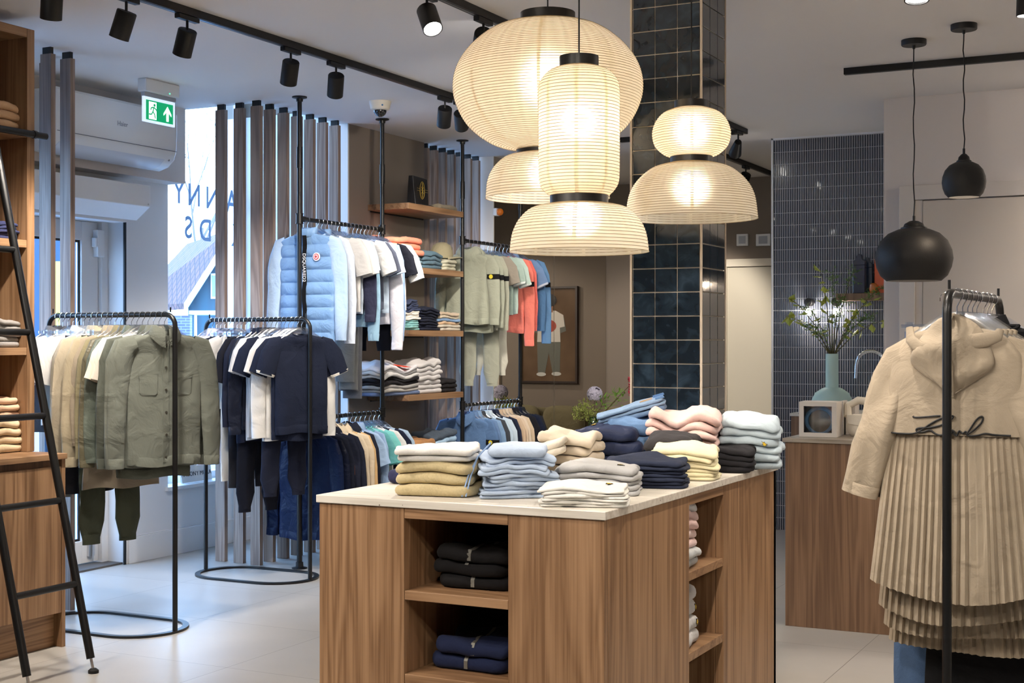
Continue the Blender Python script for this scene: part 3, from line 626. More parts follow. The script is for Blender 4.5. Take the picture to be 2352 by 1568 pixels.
for i, (y, tx, ty, tz) in enumerate(((1.7,-4.7,3.0,1.0),(2.6,-3.4,5.0,0),(3.5,-2.6,5.2,0.0))):
    spot(T1, y, (tx,ty,tz), 55*S, 'added black fill spotlight on the rack track nearer than the frame edge, number %s' % nth(i))  # unseen spotlights added along the rack track as fill
Ysp = Yon(975, T2)
spot(T2, Ysp+0.02, (-1.9,4.3,0.9), 75*S, 'lit black spotlight at the top left of the big paper lantern')
spot(T2, 9.40, (-4.5,12.2,1.0), 50*S, 'cone-shaped black spotlight at the end of the track right of the pillar', cone=True, size=50)
spot(T2, 8.3, (-4.9,10.6,0.8), 60*S, 'black spotlight hidden behind the tiled pillar')
spot(T2, 5.6, (-5.0,8.6,1.2), 60*S, 'black spotlight on the island track behind the big lantern')
spot(T2, 2.6, (-1.9,3.9,0.6), 60*S, 'added black fill spotlight above the front of the island, out of frame')  # unseen spotlight added for fill over the island front
spot(T2, 1.6, (-1.6,3.6,0.3), 60*S, 'added black fill spotlight behind the photographer, out of frame')  # added fill lamp, never in view
spot(T2, 0.4, (-1.2,5.2,0.5), 60*S, 'second added black fill spotlight behind the photographer, out of frame')  # another unseen lamp put in as fill
spot(T4, Yon(1713, T4), (-4.4,12.2,1.2), 50*S, 'black spotlight on the rear track beside the tiled wall')
YA = 2.2
track('black light track on the ceiling above the camera, right of the island', (-0.99,-0.5), (-0.99,5.42))
track('black cross track at the upper right corner', (-0.75,5.84), (1.3,5.84))
spot(-0.66, 5.84, (-0.75,5.9,0.0), 30*S, 'black spotlight cut by the upper right frame corner', track_ax='x')
spot(-0.99, 5.30, (-0.95,5.0,0.9), 45*S, 'lit black spotlight at the top edge above the pendant lamps', cone=True)
spot(-0.99, 3.6, (-1.2,4.5,0.9), 60*S, 'added black fill spotlight above the right rack, out of frame')  # spotlight added out of view as fill beside the island
spot(-0.99, 2.4, (-0.15,3.7,0.9), 24*S, 'added black spotlight brightening the beige coats, out of frame')  # unseen lamp added to brighten the coats
spot(-0.99, 1.2, (-1.5,4.2,0.5), 60*S, 'added black fill spotlight at the near end of the right track')  # fill spotlight added out of view
spot(0.15, 7.69, (0.0,8.77,1.9), 40*S, 'added black fill spotlight on the counter track past the right edge', track_ax='x', size=100)  # added past the frame edge to brighten the wall at right
spot(0.9, 7.69, (-0.3,8.77,2.1), 35*S, 'second added black fill spotlight on the counter track, outside the frame', track_ax='x', size=100)  # unseen spotlight added to brighten the same wall
spot(1.6, 7.69, (0.2,5.6,0.0), 50*S, 'third added black fill spotlight on the counter track, outside the frame', track_ax='x', size=100)  # unseen spotlight added to brighten the floor at right
track('added black light track right of the coats, outside the frame', (1.6,0.0), (1.6,6.5))  # added track, out of view, carrying fill lamps
for i, (y_, tx, ty) in enumerate(((5.6,0.6,6.9),(4.2,0.7,5.0),(2.4,0.6,3.2),(0.8,0.2,2.0))): spot(1.6, y_, (tx,ty,0.3), 42*S, 'added black fill spotlight on the track right of the coats, %s from the back' % nth(i), size=95)  # lamps added out of view to brighten the right of the room
# ---- paper lanterns
def paper_mat():
    m = bpy.data.materials.new('rice_paper'); m.use_nodes = True; n = m.node_tree.nodes; l = m.node_tree.links; n.clear()
    o = n.new('ShaderNodeOutputMaterial'); d_ = n.new('ShaderNodeBsdfDiffuse'); t = n.new('ShaderNodeBsdfTranslucent'); mx = n.new('ShaderNodeMixShader'); mx.inputs[0].default_value = 0.5; rf = n.new('ShaderNodeBsdfRefraction'); rf.inputs['Roughness'].default_value = 0.95; rf.inputs['IOR'].default_value = 1.12; m3 = n.new('ShaderNodeMixShader'); m3.inputs[0].default_value = 0.36
    tc = n.new('ShaderNodeTexCoord'); mp = n.new('ShaderNodeMapping'); mp.inputs['Scale'].default_value = (18,18,60); l.new(tc.outputs['Object'], mp.inputs[0])
    no = n.new('ShaderNodeTexNoise'); no.inputs['Scale'].default_value = 1; no.inputs['Detail'].default_value = 5; l.new(mp.outputs[0], no.inputs['Vector'])
    cr = n.new('ShaderNodeValToRGB'); cr.color_ramp.elements[0].color = rgb(232,222,200); cr.color_ramp.elements[1].color = rgb(248,242,228); l.new(no.outputs['Fac'], cr.inputs[0])
    l.new(cr.outputs[0], d_.inputs[0]); l.new(cr.outputs[0], t.inputs[0]); l.new(d_.outputs[0], mx.inputs[1]); l.new(t.outputs[0], mx.inputs[2]); l.new(cr.outputs[0], rf.inputs[0]); l.new(mx.outputs[0], m3.inputs[1]); l.new(rf.outputs[0], m3.inputs[2]); l.new(m3.outputs[0], o.inputs[0]); return m
PAPER = paper_mat(); WIREM = plain('bamboo_wire', rgb(150,128,90), 0.6)
def interp(pr, z):
    for (r0, z0), (r1, z1) in zip(pr, pr[1:]):
        if z0 >= z >= z1: t = (z0-z)/(z0-z1) if z0 != z1 else 0; return r0+(r1-r0)*t
    return pr[-1][0]
def smooth_prof(keys, n=90):              # Catmull-Rom through (r, z)
    out = []; K = [keys[0]]+keys+[keys[-1]]
    for i in range(1, len(K)-2):
        for s_ in range(n//(len(keys)-1)):
            t = s_/(n//(len(keys)-1)); a_, b_, c_, d_ = [Vector(K[i+q]) for q in (-1,0,1,2)]
            out.append(0.5*((2*b_)+(c_-a_)*t+(2*a_-5*b_+4*c_-d_)*t*t+(3*b_-a_-3*c_+d_)*t**3))
    out.append(Vector(keys[-1])); return out
def shade(keys, parent, name, ribstep, sc):
    pr = smooth_prof(keys); # arc-length resample into pleats
    L = [0]
    for a_, b_ in zip(pr, pr[1:]): L.append(L[-1]+(b_-a_).length)
    N = max(3, int(L[-1]/ribstep)); P_ = []
    def at(s_):
        for i in range(len(L)-1):
            if L[i+1] >= s_: t = (s_-L[i])/max(1e-9, L[i+1]-L[i]); return pr[i].lerp(pr[i+1], t)
        return pr[-1]
    ribs = []
    for i in range(N+1):
        q = at(L[-1]*i/N); ribs.append(q)
        P_.append((q.x, q.y))
        if i < N:
            for f, dr in ((0.25,0.75),(0.5,1.0),(0.75,0.75)):
                w = at(L[-1]*(i+f)/N); P_.append((w.x-ribstep*0.10*dr, w.y))
    m = MB(); m.lathe(P_, 72); o = m.build(name, PAPER, parent, angle=180)
    m = MB()
    for q in ribs: m.tube([(q.x*1.001*cos(2*pi*k_/48), q.x*1.001*sin(2*pi*k_/48), q.y) for k_ in range(48)], sc, 4, closed=True)
    m.build('wire_rib', WIREM, o)
    m = MB()
    for a_ in range(8):
        an = 2*pi*a_/8+0.35; vs = []; fs = []
        for i, (r_, z_) in enumerate(P_):
            w = 0.006/max(r_, 0.03)
            vs += [((r_-0.003)*cos(an-w), (r_-0.003)*sin(an-w), z_), ((r_-0.003)*cos(an+w), (r_-0.003)*sin(an+w), z_)]
            if i: fs.append((2*i-2, 2*i-1, 2*i+1, 2*i))
        m.add(vs, fs)
    m.build('paper_seam', PAPER, o)
    return o
def band(parent, r, z1, z0, name):
    m = MB(); m.lathe([(r-0.004,z0),(r,z0),(r,z1),(r-0.004,z1),(r-0.004,z0)], 48)
    if name == 'cap': m.lathe([(0.001,z1),(r,z1)], 48)
    m.build(name, plain('black_oak_band', rgb(24,22,21), 0.4), parent)
LOUT = 1.0
def lantern(label, px, d, pw, cap, bodyk, ring, domek, lights, rib):
    s_ = d/FPX; x, y = world((px-1176)/FPX*d, d)
    Z = lambda py: H+(784-py)*s_
    t = thing('paper_lantern', label, 'pendant lamp', (x,y,0), 0, 'paper lanterns over the island')
    band(t, cap[0]*s_/2, Z(cap[1]), Z(cap[2]), 'cap')
    shade([(w*s_/2, Z(py)) for w, py in bodyk], t, 'upper_shade', rib*s_, 0.0009)
    band(t, ring[0]*s_/2, Z(ring[1]), Z(ring[2]), 'middle_ring')
    shade([(w*s_/2, Z(py)) for w, py in domek], t, 'lower_shade', rib*s_, 0.0009)
    m = MB(); m.tube([(0,0,Z(cap[1])),(0,0,ZC-0.02)], 0.0028, 8); m.build('cord', BLACKM, t)
    m = MB(); m.lathe([(0.001,ZC-0.025),(0.05,ZC-0.025),(0.05,ZC),(0.001,ZC)], 24); m.build('ceiling_rose', BLACKM, t)
    for i, (py, p_) in enumerate(lights):
        ld = bpy.data.lights.new('lantern_bulb', 'POINT'); ld.energy = p_*pw*0.85; ld.color = (1.0,0.87,0.71); ld.shadow_soft_size = 0.05
        lo = bpy.data.objects.new('lantern_bulb', ld); C.objects.link(lo); lo.parent = t; lo.location = (0,0,Z(py))
    m = MB(); m.sphere((0,0,Z(lights[0][0])), 0.03, 16, 10); bo = m.build('bulb', emit('warm_bulb', (1,0.82,0.58,1), 6), t)
    return t
lantern('huge flattened round paper lantern with a small dome below, left of the group', 1258, 5.11, 1.5, (126,30,51), [(126,50),(250,68),(350,105),(415,150),(437,198),(418,245),(360,292),(260,328),(143,345)], (143,338,356), [(143,354),(200,362),(250,385),(278,415),(286,455)], [(185,3.6),(400,1.1)], 6.2)
lantern('tall cylindrical paper lantern with a wide dome below, in front of the group', 1330, 4.47, 1.0, (90,130,156), [(90,154),(140,164),(176,184),(187,212),(187,300),(187,390),(182,420),(158,440),(134,449)], (134,448,469), [(134,468),(220,478),(275,502),(308,535),(321,578)], [(280,3.0),(500,1.6)], 7.4)
lantern('small round paper lantern with a broad dome below, in front of the tiled pillar', 1588, 5.28, 1.0, (78,232,250), [(78,249),(130,260),(165,280),(180,306),(168,334),(130,353),(97,360)], (97,358,376), [(97,374),(180,386),(250,415),(288,450),(303,502)], [(300,2.0),(435,1.6)], 5.6)
# ---- black clay pendants
def pendant(label, px, pyc, dpx, ybot, ytop):
    c = P(px, pyc, ZC); d_ = depth(c.x, c.y); s_ = d_/FPX
    t = thing('globe_pendant', label, 'pendant lamp', (c.x,c.y,0), 0, 'black globe pendants over the counter')
    Z = lambda py: H+(784-py)*s_
    R_ = dpx*s_/2; z0, z1 = Z(ybot), Z(ytop); hh = z1-z0
    CL = plain('matt_black_clay', rgb(28,28,29), 0.55, bump=0.3, bscale=160)
    prof = [(R_*0.70,0.0),(R_*0.86,0.10),(R_*0.96,0.26),(R_,0.42),(R_*0.97,0.58),(R_*0.86,0.76),(R_*0.66,0.90),(R_*0.40,0.98),(R_*0.12,1.0)]
    m = MB(); m.lathe([(r_, z0+q*hh) for r_, q in prof]+[(0.001,z1)], 48)
    m.lathe([(r_*0.97, z0+q*hh*0.985) for r_, q in prof], 48); m.build('shade', CL, t)
    m = MB(); m.lathe([(R_*0.34,z1-0.004),(R_*0.34,z1+0.003),(R_*0.27,z1+0.008),(R_*0.24,z1+0.022),(R_*0.12,z1+0.035),(0.006,z1+0.038),(0.006,z1+0.062),(0.001,z1+0.062)], 32); m.build('socket_cap', BLACKM, t)
    pts = [(0.004*sin(k_*1.7)*(0 if k_ in (0,12) else 1), 0.003*cos(k_*2.1)*(0 if k_ in (0,12) else 1), z1+0.06+(ZC-0.03-z1-0.06)*k_/12) for k_ in range(13)]
    m = MB(); m.tube(pts, 0.003, 8); m.build('cord', BLACKM, t)
    m = MB(); m.lathe([(0.001,ZC),(0.061,ZC),(0.061,ZC-0.024),(0.058,ZC-0.028),(0.008,ZC-0.028),(0.006,ZC-0.045),(0.001,ZC-0.045)], 32); m.build('ceiling_rose', BLACKM, t)
    m = MB(); m.sphere((0,0,z0+hh*0.4), 0.03, 16, 10); m.build('bulb', emit('warm_bulb', (1,0.82,0.58,1), 6), t)
    ld = bpy.data.lights.new('pendant_bulb', 'POINT'); ld.energy = 2.5; ld.color = (1,0.8,0.6); ld.shadow_soft_size = 0.03
    lo = bpy.data.objects.new('pendant_bulb', ld); C.objects.link(lo); lo.parent = t; lo.location = (0,0,z0+0.02)
pendant('large black globe pendant lamp hanging low over the counter', 2099, 92, 174, 645, 524)
pendant('small black globe pendant lamp hanging high at the right', 2214, 56, 98, 453, 371)
# ---- sconces, shelf, faucet, objects in the alcove
for i, px in enumerate((1857,1919)):
    X = Xon(px, 10.05); z = Zat(722, X, 10.05)
    t = thing('wall_sconce', ['left','right'][i]+' glass tube wall lamp glowing on the dark tiled wall', 'wall lamp', (X,10.108,z), 0, 'glass tube wall lamps')
    m = MB(); m.lathe([(0.001,0),(0.03,0),(0.03,0.07),(0.026,0.075),(0.001,0.075)], 20); m.v = [(v[0], -v[2], v[1]+0.09) for v in m.v]; m.tube([(0,-0.055,0.09),(0,-0.055,0.06)], 0.026, 16); m.build('mount', BLACKM, t)
    m = MB(); m.lathe([(0.028,0.06),(0.028,-0.09)], 24, 0, -0.055); m.build('glass_tube', clear('ribbed_glass', (0.95,0.95,0.97,1), 0.35, 0.1), t)
    m = MB(); m.sphere((0,-0.055,0.02), 0.02, 16, 10, 1, 1, 1.3); m.build('bulb', emit('sconce_bulb', (1,0.93,0.84,1), 40), t)
    ld = bpy.data.lights.new('sconce_light', 'POINT'); ld.energy = 2.0; ld.color = (1,0.9,0.78); ld.shadow_soft_size = 0.02
    lo = bpy.data.objects.new('sconce_light', ld); C.objects.link(lo); lo.parent = t; lo.location = (0,-0.085,0.02)
z = Zat(673, -2.1, 9.98); xs0 = Xon(1922, 9.93)
sh = thing('alcove_shelf', 'short dark wood shelf on the tiled wall holding ornaments', 'shelf', (xs0,10.107,z))
part('board', boxes((0,-1.845-xs0,-0.20,0,-0.05,0)), WOODK, sh)
def blockhouse(px, w, h, col, nm, lab, dy, dp=0.07):
    X = Xon(px, 9.99+dy); t = thing('ornament', lab, 'ornament', (X,9.99+dy,z))
    cm = plain('glazed_%d_%d_%d' % col, rgb(*col), 0.25, coat=0.4)
    part('base_block', boxes((-w/2,w/2,-dp/2,dp/2,0,h*0.72)), cm, t, 0.004)
    m = MB(); m.rings([[(-w/2,y,h*0.72),(w/2,y,h*0.72),(w/2,y,h*0.82),(w*0.28,y,h*0.86),(w*0.12,y,h),(-w*0.12,y,h),(-w*0.28,y,h*0.86),(-w/2,y,h*0.82)] for y in (-dp/2*0.9,dp/2*0.9)], True, True); m.build('stepped_gable', cm, t, smooth=False, bevel=0.003)
blockhouse(1975, 0.085, 0.28, (28,38,66), 'navy', 'tall navy blue ornament standing on the alcove shelf', -0.03)
blockhouse(1992, 0.085, 0.26, (24,44,70), 'blue', 'dark blue ornament behind the navy one on the alcove shelf', 0.06, 0.06)
blockhouse(2027, 0.10, 0.30, (214,82,24), 'orange', 'bright orange ornament partly behind the wall on the alcove shelf', 0.02)
t = thing('ornament', 'small amber bowl between the blue and orange ornaments', 'ornament', (Xon(2006, 9.93),9.93,z)); m = MB(); m.lathe([(0.001,0.0),(0.022,0.0),(0.030,0.03),(0.024,0.062),(0.014,0.07),(0.001,0.07)], 20); m.build('bowl', plain('amber_glaze', rgb(190,110,40), 0.25), t)
# vase with branches
vx, vy = world((1911-1176)/FPX*9.62, 9.62)
t = thing('vase', 'mint green bottle vase with round belly on the back counter', 'vase', (vx,vy,0.905))
s_ = 9.62/FPX; zn = Zat(812, vx, vy)-0.905; zs = Zat(889, vx, vy)-0.905
m = MB(); m.lathe([(0.001,0),(0.09,0),(0.128,zs*0.25),(0.139,zs*0.5),(0.115,zs*0.78),(0.07,zs*0.95),(0.045,zs),(0.044,zn),(0.038,zn),(0.038,zs)], 40); m.build('body', plain('mint_glaze', rgb(198,224,210), 0.5), t)
br = thing('branch_bouquet', 'green and yellow-leaved branches arranged in the mint vase', 'plant', (vx,vy,0.905+zn-0.13))
rnd = random.Random(3); ST = plain('green_brown_stem', rgb(86,80,44), 0.7)
LY = plain('yellow_green_leaf', rgb(190,196,90), 0.5); LG = plain('fern_green', rgb(96,132,56), 0.6)
def leaf(mb, p, dirv, L, w, up=Vector((0,0,1))):
    d_ = dirv.normalized(); s = d_.cross(up); s = s.normalized() if s.length > 1e-3 else Vector((1,0,0)); nrm = s.cross(d_)
    a_ = p; b_ = p+d_*L*0.45+s*w/2-nrm*w*0.12; c_ = p+d_*L; e_ = p+d_*L*0.45-s*w/2-nrm*w*0.12; f_ = p+d_*L*0.5+nrm*w*0.08
    mb.add([a_,b_,c_,e_,f_], [(0,1,4),(1,2,4),(2,3,4),(3,0,4)])
stems = [(-0.34,0.42,0),(-0.30,0.30,0),(-0.10,0.66,0),(0.02,0.60,1),(0.14,0.62,1),(0.30,0.40,0),(0.33,0.50,1),(0.24,0.28,1),(-0.20,0.22,1),(-0.16,0.36,1),(0.36,0.26,0),(0.02,0.42,1)]
for i, (dx, dz, k_) in enumerate(stems):
    dyy = rnd.uniform(-0.18,0.18); p0 = Vector((0,0,0.0)); pts = [p0, Vector((dx*0.06,dyy*0.05,0.13)), Vector((dx*0.35,dyy*0.4,0.13+dz*0.45)), Vector((dx*0.72,dyy*0.7,0.13+dz*0.8)), Vector((dx,dyy,0.10+dz))]
    pts = [Vector((q.x*ct-q.y*st, q.x*st+q.y*ct, q.z)) for q in pts]
    m = MB(); m.tube(pts, [0.004,0.004,0.003,0.0022,0.0012], 6); so = m.build('stem', ST, br)
    m = MB()
    for q in range(34 if k_ else 13):
        f = rnd.uniform(0.42,1.0)*3.999; a_ = int(f); pos = pts[a_].lerp(pts[a_+1], f-a_)
        if k_:
            tw = Vector((rnd.uniform(-1,1),rnd.uniform(-1,1),rnd.uniform(-0.4,0.8))).normalized()*rnd.uniform(0.03,0.09)
            m.tube([pos, pos+tw], 0.0008, 4)
            for w_ in range(7): leaf(m, pos+tw*rnd.uniform(0.2,1), Vector((rnd.uniform(-1,1),rnd.uniform(-1,1),rnd.uniform(-0.5,0.6))), 0.016, 0.010)
        else:
            leaf(m, pos, Vector((rnd.uniform(-1,1),rnd.uniform(-1,1),rnd.uniform(-1.0,0.7))), 0.076, 0.052)
    m.build('leaves', LG if k_ else LY, so)
fx, fy_ = world((2000-1176)/FPX*9.55, 9.55); t = thing('faucet', 'curved chrome swan-neck tap over the back counter', 'tap', (fx+0.09,fy_+0.05,0.905))
m = MB(); m.tube([(0,0,0),(0,0,0.33)]+[(-0.10+0.10*cos(a),0,0.33+0.10*sin(a)) for a in [pi*q/10 for q in range(1,11)]]+[(-0.205,0,0.24)], 0.012, 12); m.build('spout', CHROME, t)
m = MB(); m.lathe([(0.001,0),(0.028,0),(0.028,0.01),(0.016,0.03),(0.001,0.03)], 20); m.tube([(0,0,0.06),(0.06,0,0.09)], 0.006, 8); m.build('base_handle', CHROME, t)
# gift box and handbag on the counter
bp = P(1835, 1003, 0.924); rz = 0.0
t = thing('gift_box', 'white square box with a clear window holding blue baby wear', 'box', (bp.x,bp.y,0.925), radians(4))
W_ = 0.186; G = 0.175
part('box_shell', boxes((0,W_,0.0,0.003,0,0.022),(0,W_,0,0.003,G-0.022,G),(0,0.024,0,0.003,0.022,G-0.022),(W_-0.024,W_,0,0.003,0.022,G-0.022),(0,0.003,0.0031,0.16,0,G),(W_-0.003,W_,0.0031,0.16,0,G),(0.0031,W_-0.0031,0.0031,0.16,0,0.003),(0.0031,W_-0.0031,0.0031,0.16,G-0.003,G),(0.0031,W_-0.0031,0.157,0.16,0.0031,G-0.0031)), plain('white_card', rgb(216,210,202), 0.6), t, 0.001)
part('window_film', boxes((0.024,W_-0.024,0.0032,0.0036,0.022,G-0.022)), clear('box_film', (0.9,0.92,0.95,1), 0.3, 0.05), t, 0)
m = MB(); m.sphere((W_/2,0.085,0.075), 0.062, 20, 12, 1, 1, 1.05); m.build('grey_cap', fabric((150,146,136)), t)
m = MB(); m.tube([(W_/2+0.066*cos(a),0.06,0.08+0.062*sin(a)) for a in [2*pi*q/24 for q in range(24)]], 0.011, 8, closed=True); m.build('blue_ribbon', fabric((120,170,210), 'shiny'), t)
for i in range(3):
    g = P(1921+i*3, 1000, 0.924); t = thing('card_box', 'white card box standing edge-on right of the gift box, %s in the row' % nth(i), 'box', (g.x+0.006+i*0.021, g.y+0.05+i*0.01, 0.925), radians(4), 'white boxes beside the gift box')
    part('box_shell', boxes((0,0.017,0,0.13,0,0.172-0.004*i)), plain('white_card', rgb(216,210,202), 0.6), t, 0.002)
bp = P(1970, 1004, 0.924); WB = plain('cream_croc_leather', rgb(224,218,206), 0.35, bump=0.5, bscale=90)
t = thing('handbag', 'cream crocodile-look handbag with gold clasp on the counter', 'handbag', (bp.x+0.03,bp.y+0.04,0.925), radians(6))
def pillow(w, dd, h, n=24, p_=4.0, zc=0):
    R_ = []
    for j in range(13):
        a_ = -pi/2+pi*j/12; k_ = max(0.02, cos(a_))**0.35; R_.append([(w/2*k_*math.copysign(abs(cos(q))**0.5, cos(q)), dd/2*k_*math.copysign(abs(sin(q))**0.7, sin(q)), zc+h/2+h/2*sin(a_)) for q in [2*pi*i/n for i in range(n)]])
    return R_
m = MB(); m.rings(pillow(0.185,0.075,0.115), True, True); m.build('bag_body', WB, t)
m = MB(); m.rings([[(x*(1-0.06*q), y-0.001*q, zz) for x, zz in ((-0.088,0.112),(0.088,0.112),(0.09,0.098),(0.086,0.066),(0.03,0.055),(-0.03,0.055),(-0.086,0.066),(-0.09,0.098))] for q, y in ((0,-0.032),(1,-0.042))], True, True); m.build('flap', WB, t, bevel=0.003)
part('gold_clasp', boxes((-0.014,0.014,-0.052,-0.0425,0.040,0.075),(-0.02,0.02,-0.050,-0.0425,0.070,0.083)), plain('gold_metal', (0.78,0.56,0.24,1), 0.2, 1.0), t, 0.002)
m = MB(); m.tube([(-0.085,0,0.10),(-0.09,0.03,0.15),(-0.04,0.04,0.18),(0.03,0.04,0.17),(0.08,0.03,0.15),(0.09,0,0.11)], 0.02, 10); m.build('soft_strap', plain('cream_soft_leather', rgb(216,208,192), 0.6), t)
# ================================================================ hanging clothes
CH_ = {}
def hanger(loc, psi, where, clip=False):
    key = 'clip' if clip else 'top'
    if key not in CH_:
        t = thing('clip_hanger' if clip else 'clothes_hanger', 'x', 'hanger')
        m = MB(); m.tube([(-0.0152,0,-0.010)]+[(0.0152*cos(a), 0, 0.0152*sin(a)) for a in [pi-pi*q/8*1.0 for q in range(0,9)]]+[(0.0152,0,-0.008),(0.006,0,-0.022),(0,0,-0.034),(0,0,-0.060)], 0.0016, 6); m.build('hook', CHROME, t)
        m = MB()
        if clip:
            m.box(-0.13,0.13,-0.004,0.004,-0.090,-0.078)
            for s in (-1,1): m.box(s*0.105-0.012,s*0.105+0.012,-0.010,0.010,-0.125,-0.072)
        else:
            pts = [(-0.165,0,-0.150),(-0.14,0,-0.132),(-0.09,0,-0.106),(-0.045,0,-0.078),(-0.018,0,-0.068),(0.018,0,-0.068),(0.045,0,-0.078),(0.09,0,-0.106),(0.14,0,-0.132),(0.165,0,-0.150)]
            m.sweep(pts, [0.006,0.012,0.017,0.020,0.021,0.021,0.020,0.017,0.012,0.006], 0.0045, 8, cap0=True)
        m.build('plastic_body', HANG, t, bevel=0)
        CH_[key] = t; o = t
    else: o = dup(CH_[key])
    o.location = loc; o.rotation_euler = (0,0,psi)
    o['label'] = 'clear plastic %shanger with chrome hook on the %s' % ('clip ' if clip else '', where); o['group'] = ('clip ' if clip else '')+'hangers on the '+where
    return o
def body_rows(sw, hw, L, th, drop=0.05):
    z0 = -0.086
    rows = [(z0, 0.052, 0.018), (z0-0.006, 0.066, 0.022), (z0-0.016, sw*0.32, 0.024), (z0-0.034, sw*0.43, 0.025), (z0-drop, sw*0.49, 0.024), (z0-drop-0.02, sw*0.5, th*0.5)]
    zc = z0-drop-0.02; n = 12
    for i in range(1, n+1):
        t = i/n; a = sw*0.49+(hw/2-sw*0.49)*t; rows.append((zc+(z0-L-zc)*t, a, th*(0.5+0.12*t)))
    return rows
def top_garment(name, label, cat, loc, psi, col, kind='jersey', L=0.5, sw=0.34, hw=None, th=0.032, sleeve='short', neck='crew', seed=0, group=None, sl=None, cuff=None, badge=0, slcol=None, puff=False, hemband=False, buttons=False, pleat=0, patch=None, where='', flare=0.03, N=40, hang=True):
    rnd = random.Random(seed*17+5); hw = hw or sw*0.98; fab = fabric(col, kind)
    t = thing(name, label, cat, loc, psi, group)
    rows = body_rows(sw, hw, L, th); R = []; ph = rnd.uniform(0, 6); nf = rnd.choice([2.0,2.6,3.2]); A = rnd.uniform(0.006,0.011)
    ztop, zbot = rows[0][0], rows[-1][0]
    def off(x, z):
        tt = max(0, (ztop-0.09-z)/(ztop-zbot)); f = A*tt*sin(nf*2*pi*x/hw+ph+tt*1.3)
        return f+0.010*noise.noise(Vector((x*9, z*6, seed*2.3)))+0.005*noise.noise(Vector((x*24+z*10, z*13, seed*1.3)))
    for j, (z, a, b) in enumerate(rows):
        ring = []
        for k in range(N):
            an = 2*pi*k/N; c_, s_ = cos(an), sin(an)
            x = a*math.copysign(abs(c_)**0.8, c_); y = b*math.copysign(abs(s_)**0.75, s_)
            if puff and z < ztop-0.03: q = abs(sin(pi*(z-ztop)/0.078)); y *= 0.7+0.5*q; x *= 0.985+0.015*q
            y += off(x, z) if j > 2 else 0
            zz = z+(0.006*sin(x*22+ph) if j > 8 else 0)
            if j < 2 and s_ < 0: zz -= 0.014*abs(s_)
            ring.append((x, y, zz))
        R.append(ring)
    if puff:     # extra rows so that the quilting reads
        R2 = []; rs = rows[:5]; zc = rows[5][0]; n = int((zc-zbot)/0.0078)
        for i in range(n+1):
            tt = i/n; rs.append((zc+(zbot-zc)*tt, sw*0.49+(hw/2-sw*0.49)*tt, th*0.5))
        for j, (z, a, b) in enumerate(rs):
            ring = []
            for k in range(N):
                an = 2*pi*k/N; c_, s_ = cos(an), sin(an); x = a*math.copysign(abs(c_)**0.8, c_); y = b*math.copysign(abs(s_)**0.75, s_)
                if j >= 4:
                    q = abs(sin(pi*(z-zc)/0.078))**0.5; y *= 0.55+0.62*q; x *= 0.97+0.03*q; y += 0.003*noise.noise(Vector((x*40, z*60, seed)))*(1-q)*2
                ring.append((x, y+off(x, z)*0.5, z))
            R2.append(ring)
        R = R2
    last = R[-1]; R.append([(x*0.985, y*0.55, z+0.004) for x, y, z in last]); R.append([(x*0.97, y*0.5, z+0.05) for x, y, z in last])
    m = MB(); m.rings(R, False, False); bo = m.build('body', fab, t, angle=60 if not puff else 50)
    if hemband:
        zr = [(x*1.004, y*1.06, z) for x, y, z in last]; m = MB(); m.rings([[(x*0.985, y*0.9, z+0.045) for x,y,z in zr], [(x*1.0, y*1.03, z+0.04) for x,y,z in zr], [(x*0.985, y*0.98, z-0.002) for x,y,z in zr], [(x*0.97, y*0.7, z-0.004) for x,y,z in zr]]); m.build('hem_band', fab, t, angle=60)
    # neck
    if neck == 'crew':
        m = MB(); m.tube([(0.056*cos(a), 0.021*sin(a), ztop+0.001-0.016*max(0,-sin(a))) for a in [2*pi*q/24 for q in range(24)]], 0.006, 6, closed=True); m.build('neckband', fab, t)
    elif neck in ('collar','polo'):
        m = MB(); n = 28; Rn = []
        for (a, b, z, dz) in ((0.050,0.020,ztop,0.0),(0.052,0.024,ztop+0.030,0),(0.062,0.034,ztop+0.036,0),(0.084,0.054,ztop-0.012,-0.040),(0.082,0.050,ztop-0.018,-0.040)):
            Rn.append([(a*cos(q), b*sin(q), z+(dz*max(0,-sin(q))**2)-0.020*max(0,-sin(q))**3) for q in [-pi/2+0.14+(2*pi-0.28)*i/(n-1) for i in range(n)]])
        vs = [v for r in Rn for v in r]; fs = [(i*n+k, i*n+k+1, (i+1)*n+k+1, (i+1)*n+k) for i in range(len(Rn)-1) for k in range(n-1)]; m.add(vs, fs); m.build('collar', fab, t, angle=60)
    elif neck == 'hood':
        m = MB(); Rn = []
        for j in range(9):
            a_ = j/8; Rn.append([((0.075+0.035*sin(pi*a_))*cos(q)*(1+0.08*noise.noise(Vector((q*2,a_*3,seed)))), 0.012+(0.034+0.016*sin(pi*a_))*sin(q), ztop+0.035-a_*0.10+0.012*sin(3*q+seed)*(1-a_)) for q in [2*pi*i/28 for i in range(28)]])
        m.rings(Rn, False, False); m.build('hood', fab, t, angle=70)
    elif neck == 'high':
        m = MB(); m.rings([[(a*cos(q), b*sin(q), z-0.012*max(0,-sin(q))) for q in [2*pi*i/28 for i in range(28)]] for a,b,z in ((0.060,0.03,ztop-0.012),(0.071,0.042,ztop+0.006),(0.070,0.040,ztop+0.030),(0.060,0.032,ztop+0.040),(0.052,0.026,ztop+0.03),(0.052,0.026,ztop-0.01))]); m.build('stand_collar', fab, t, angle=60)
    # sleeves
    sfab = fabric(slcol, 'jersey') if slcol else fab
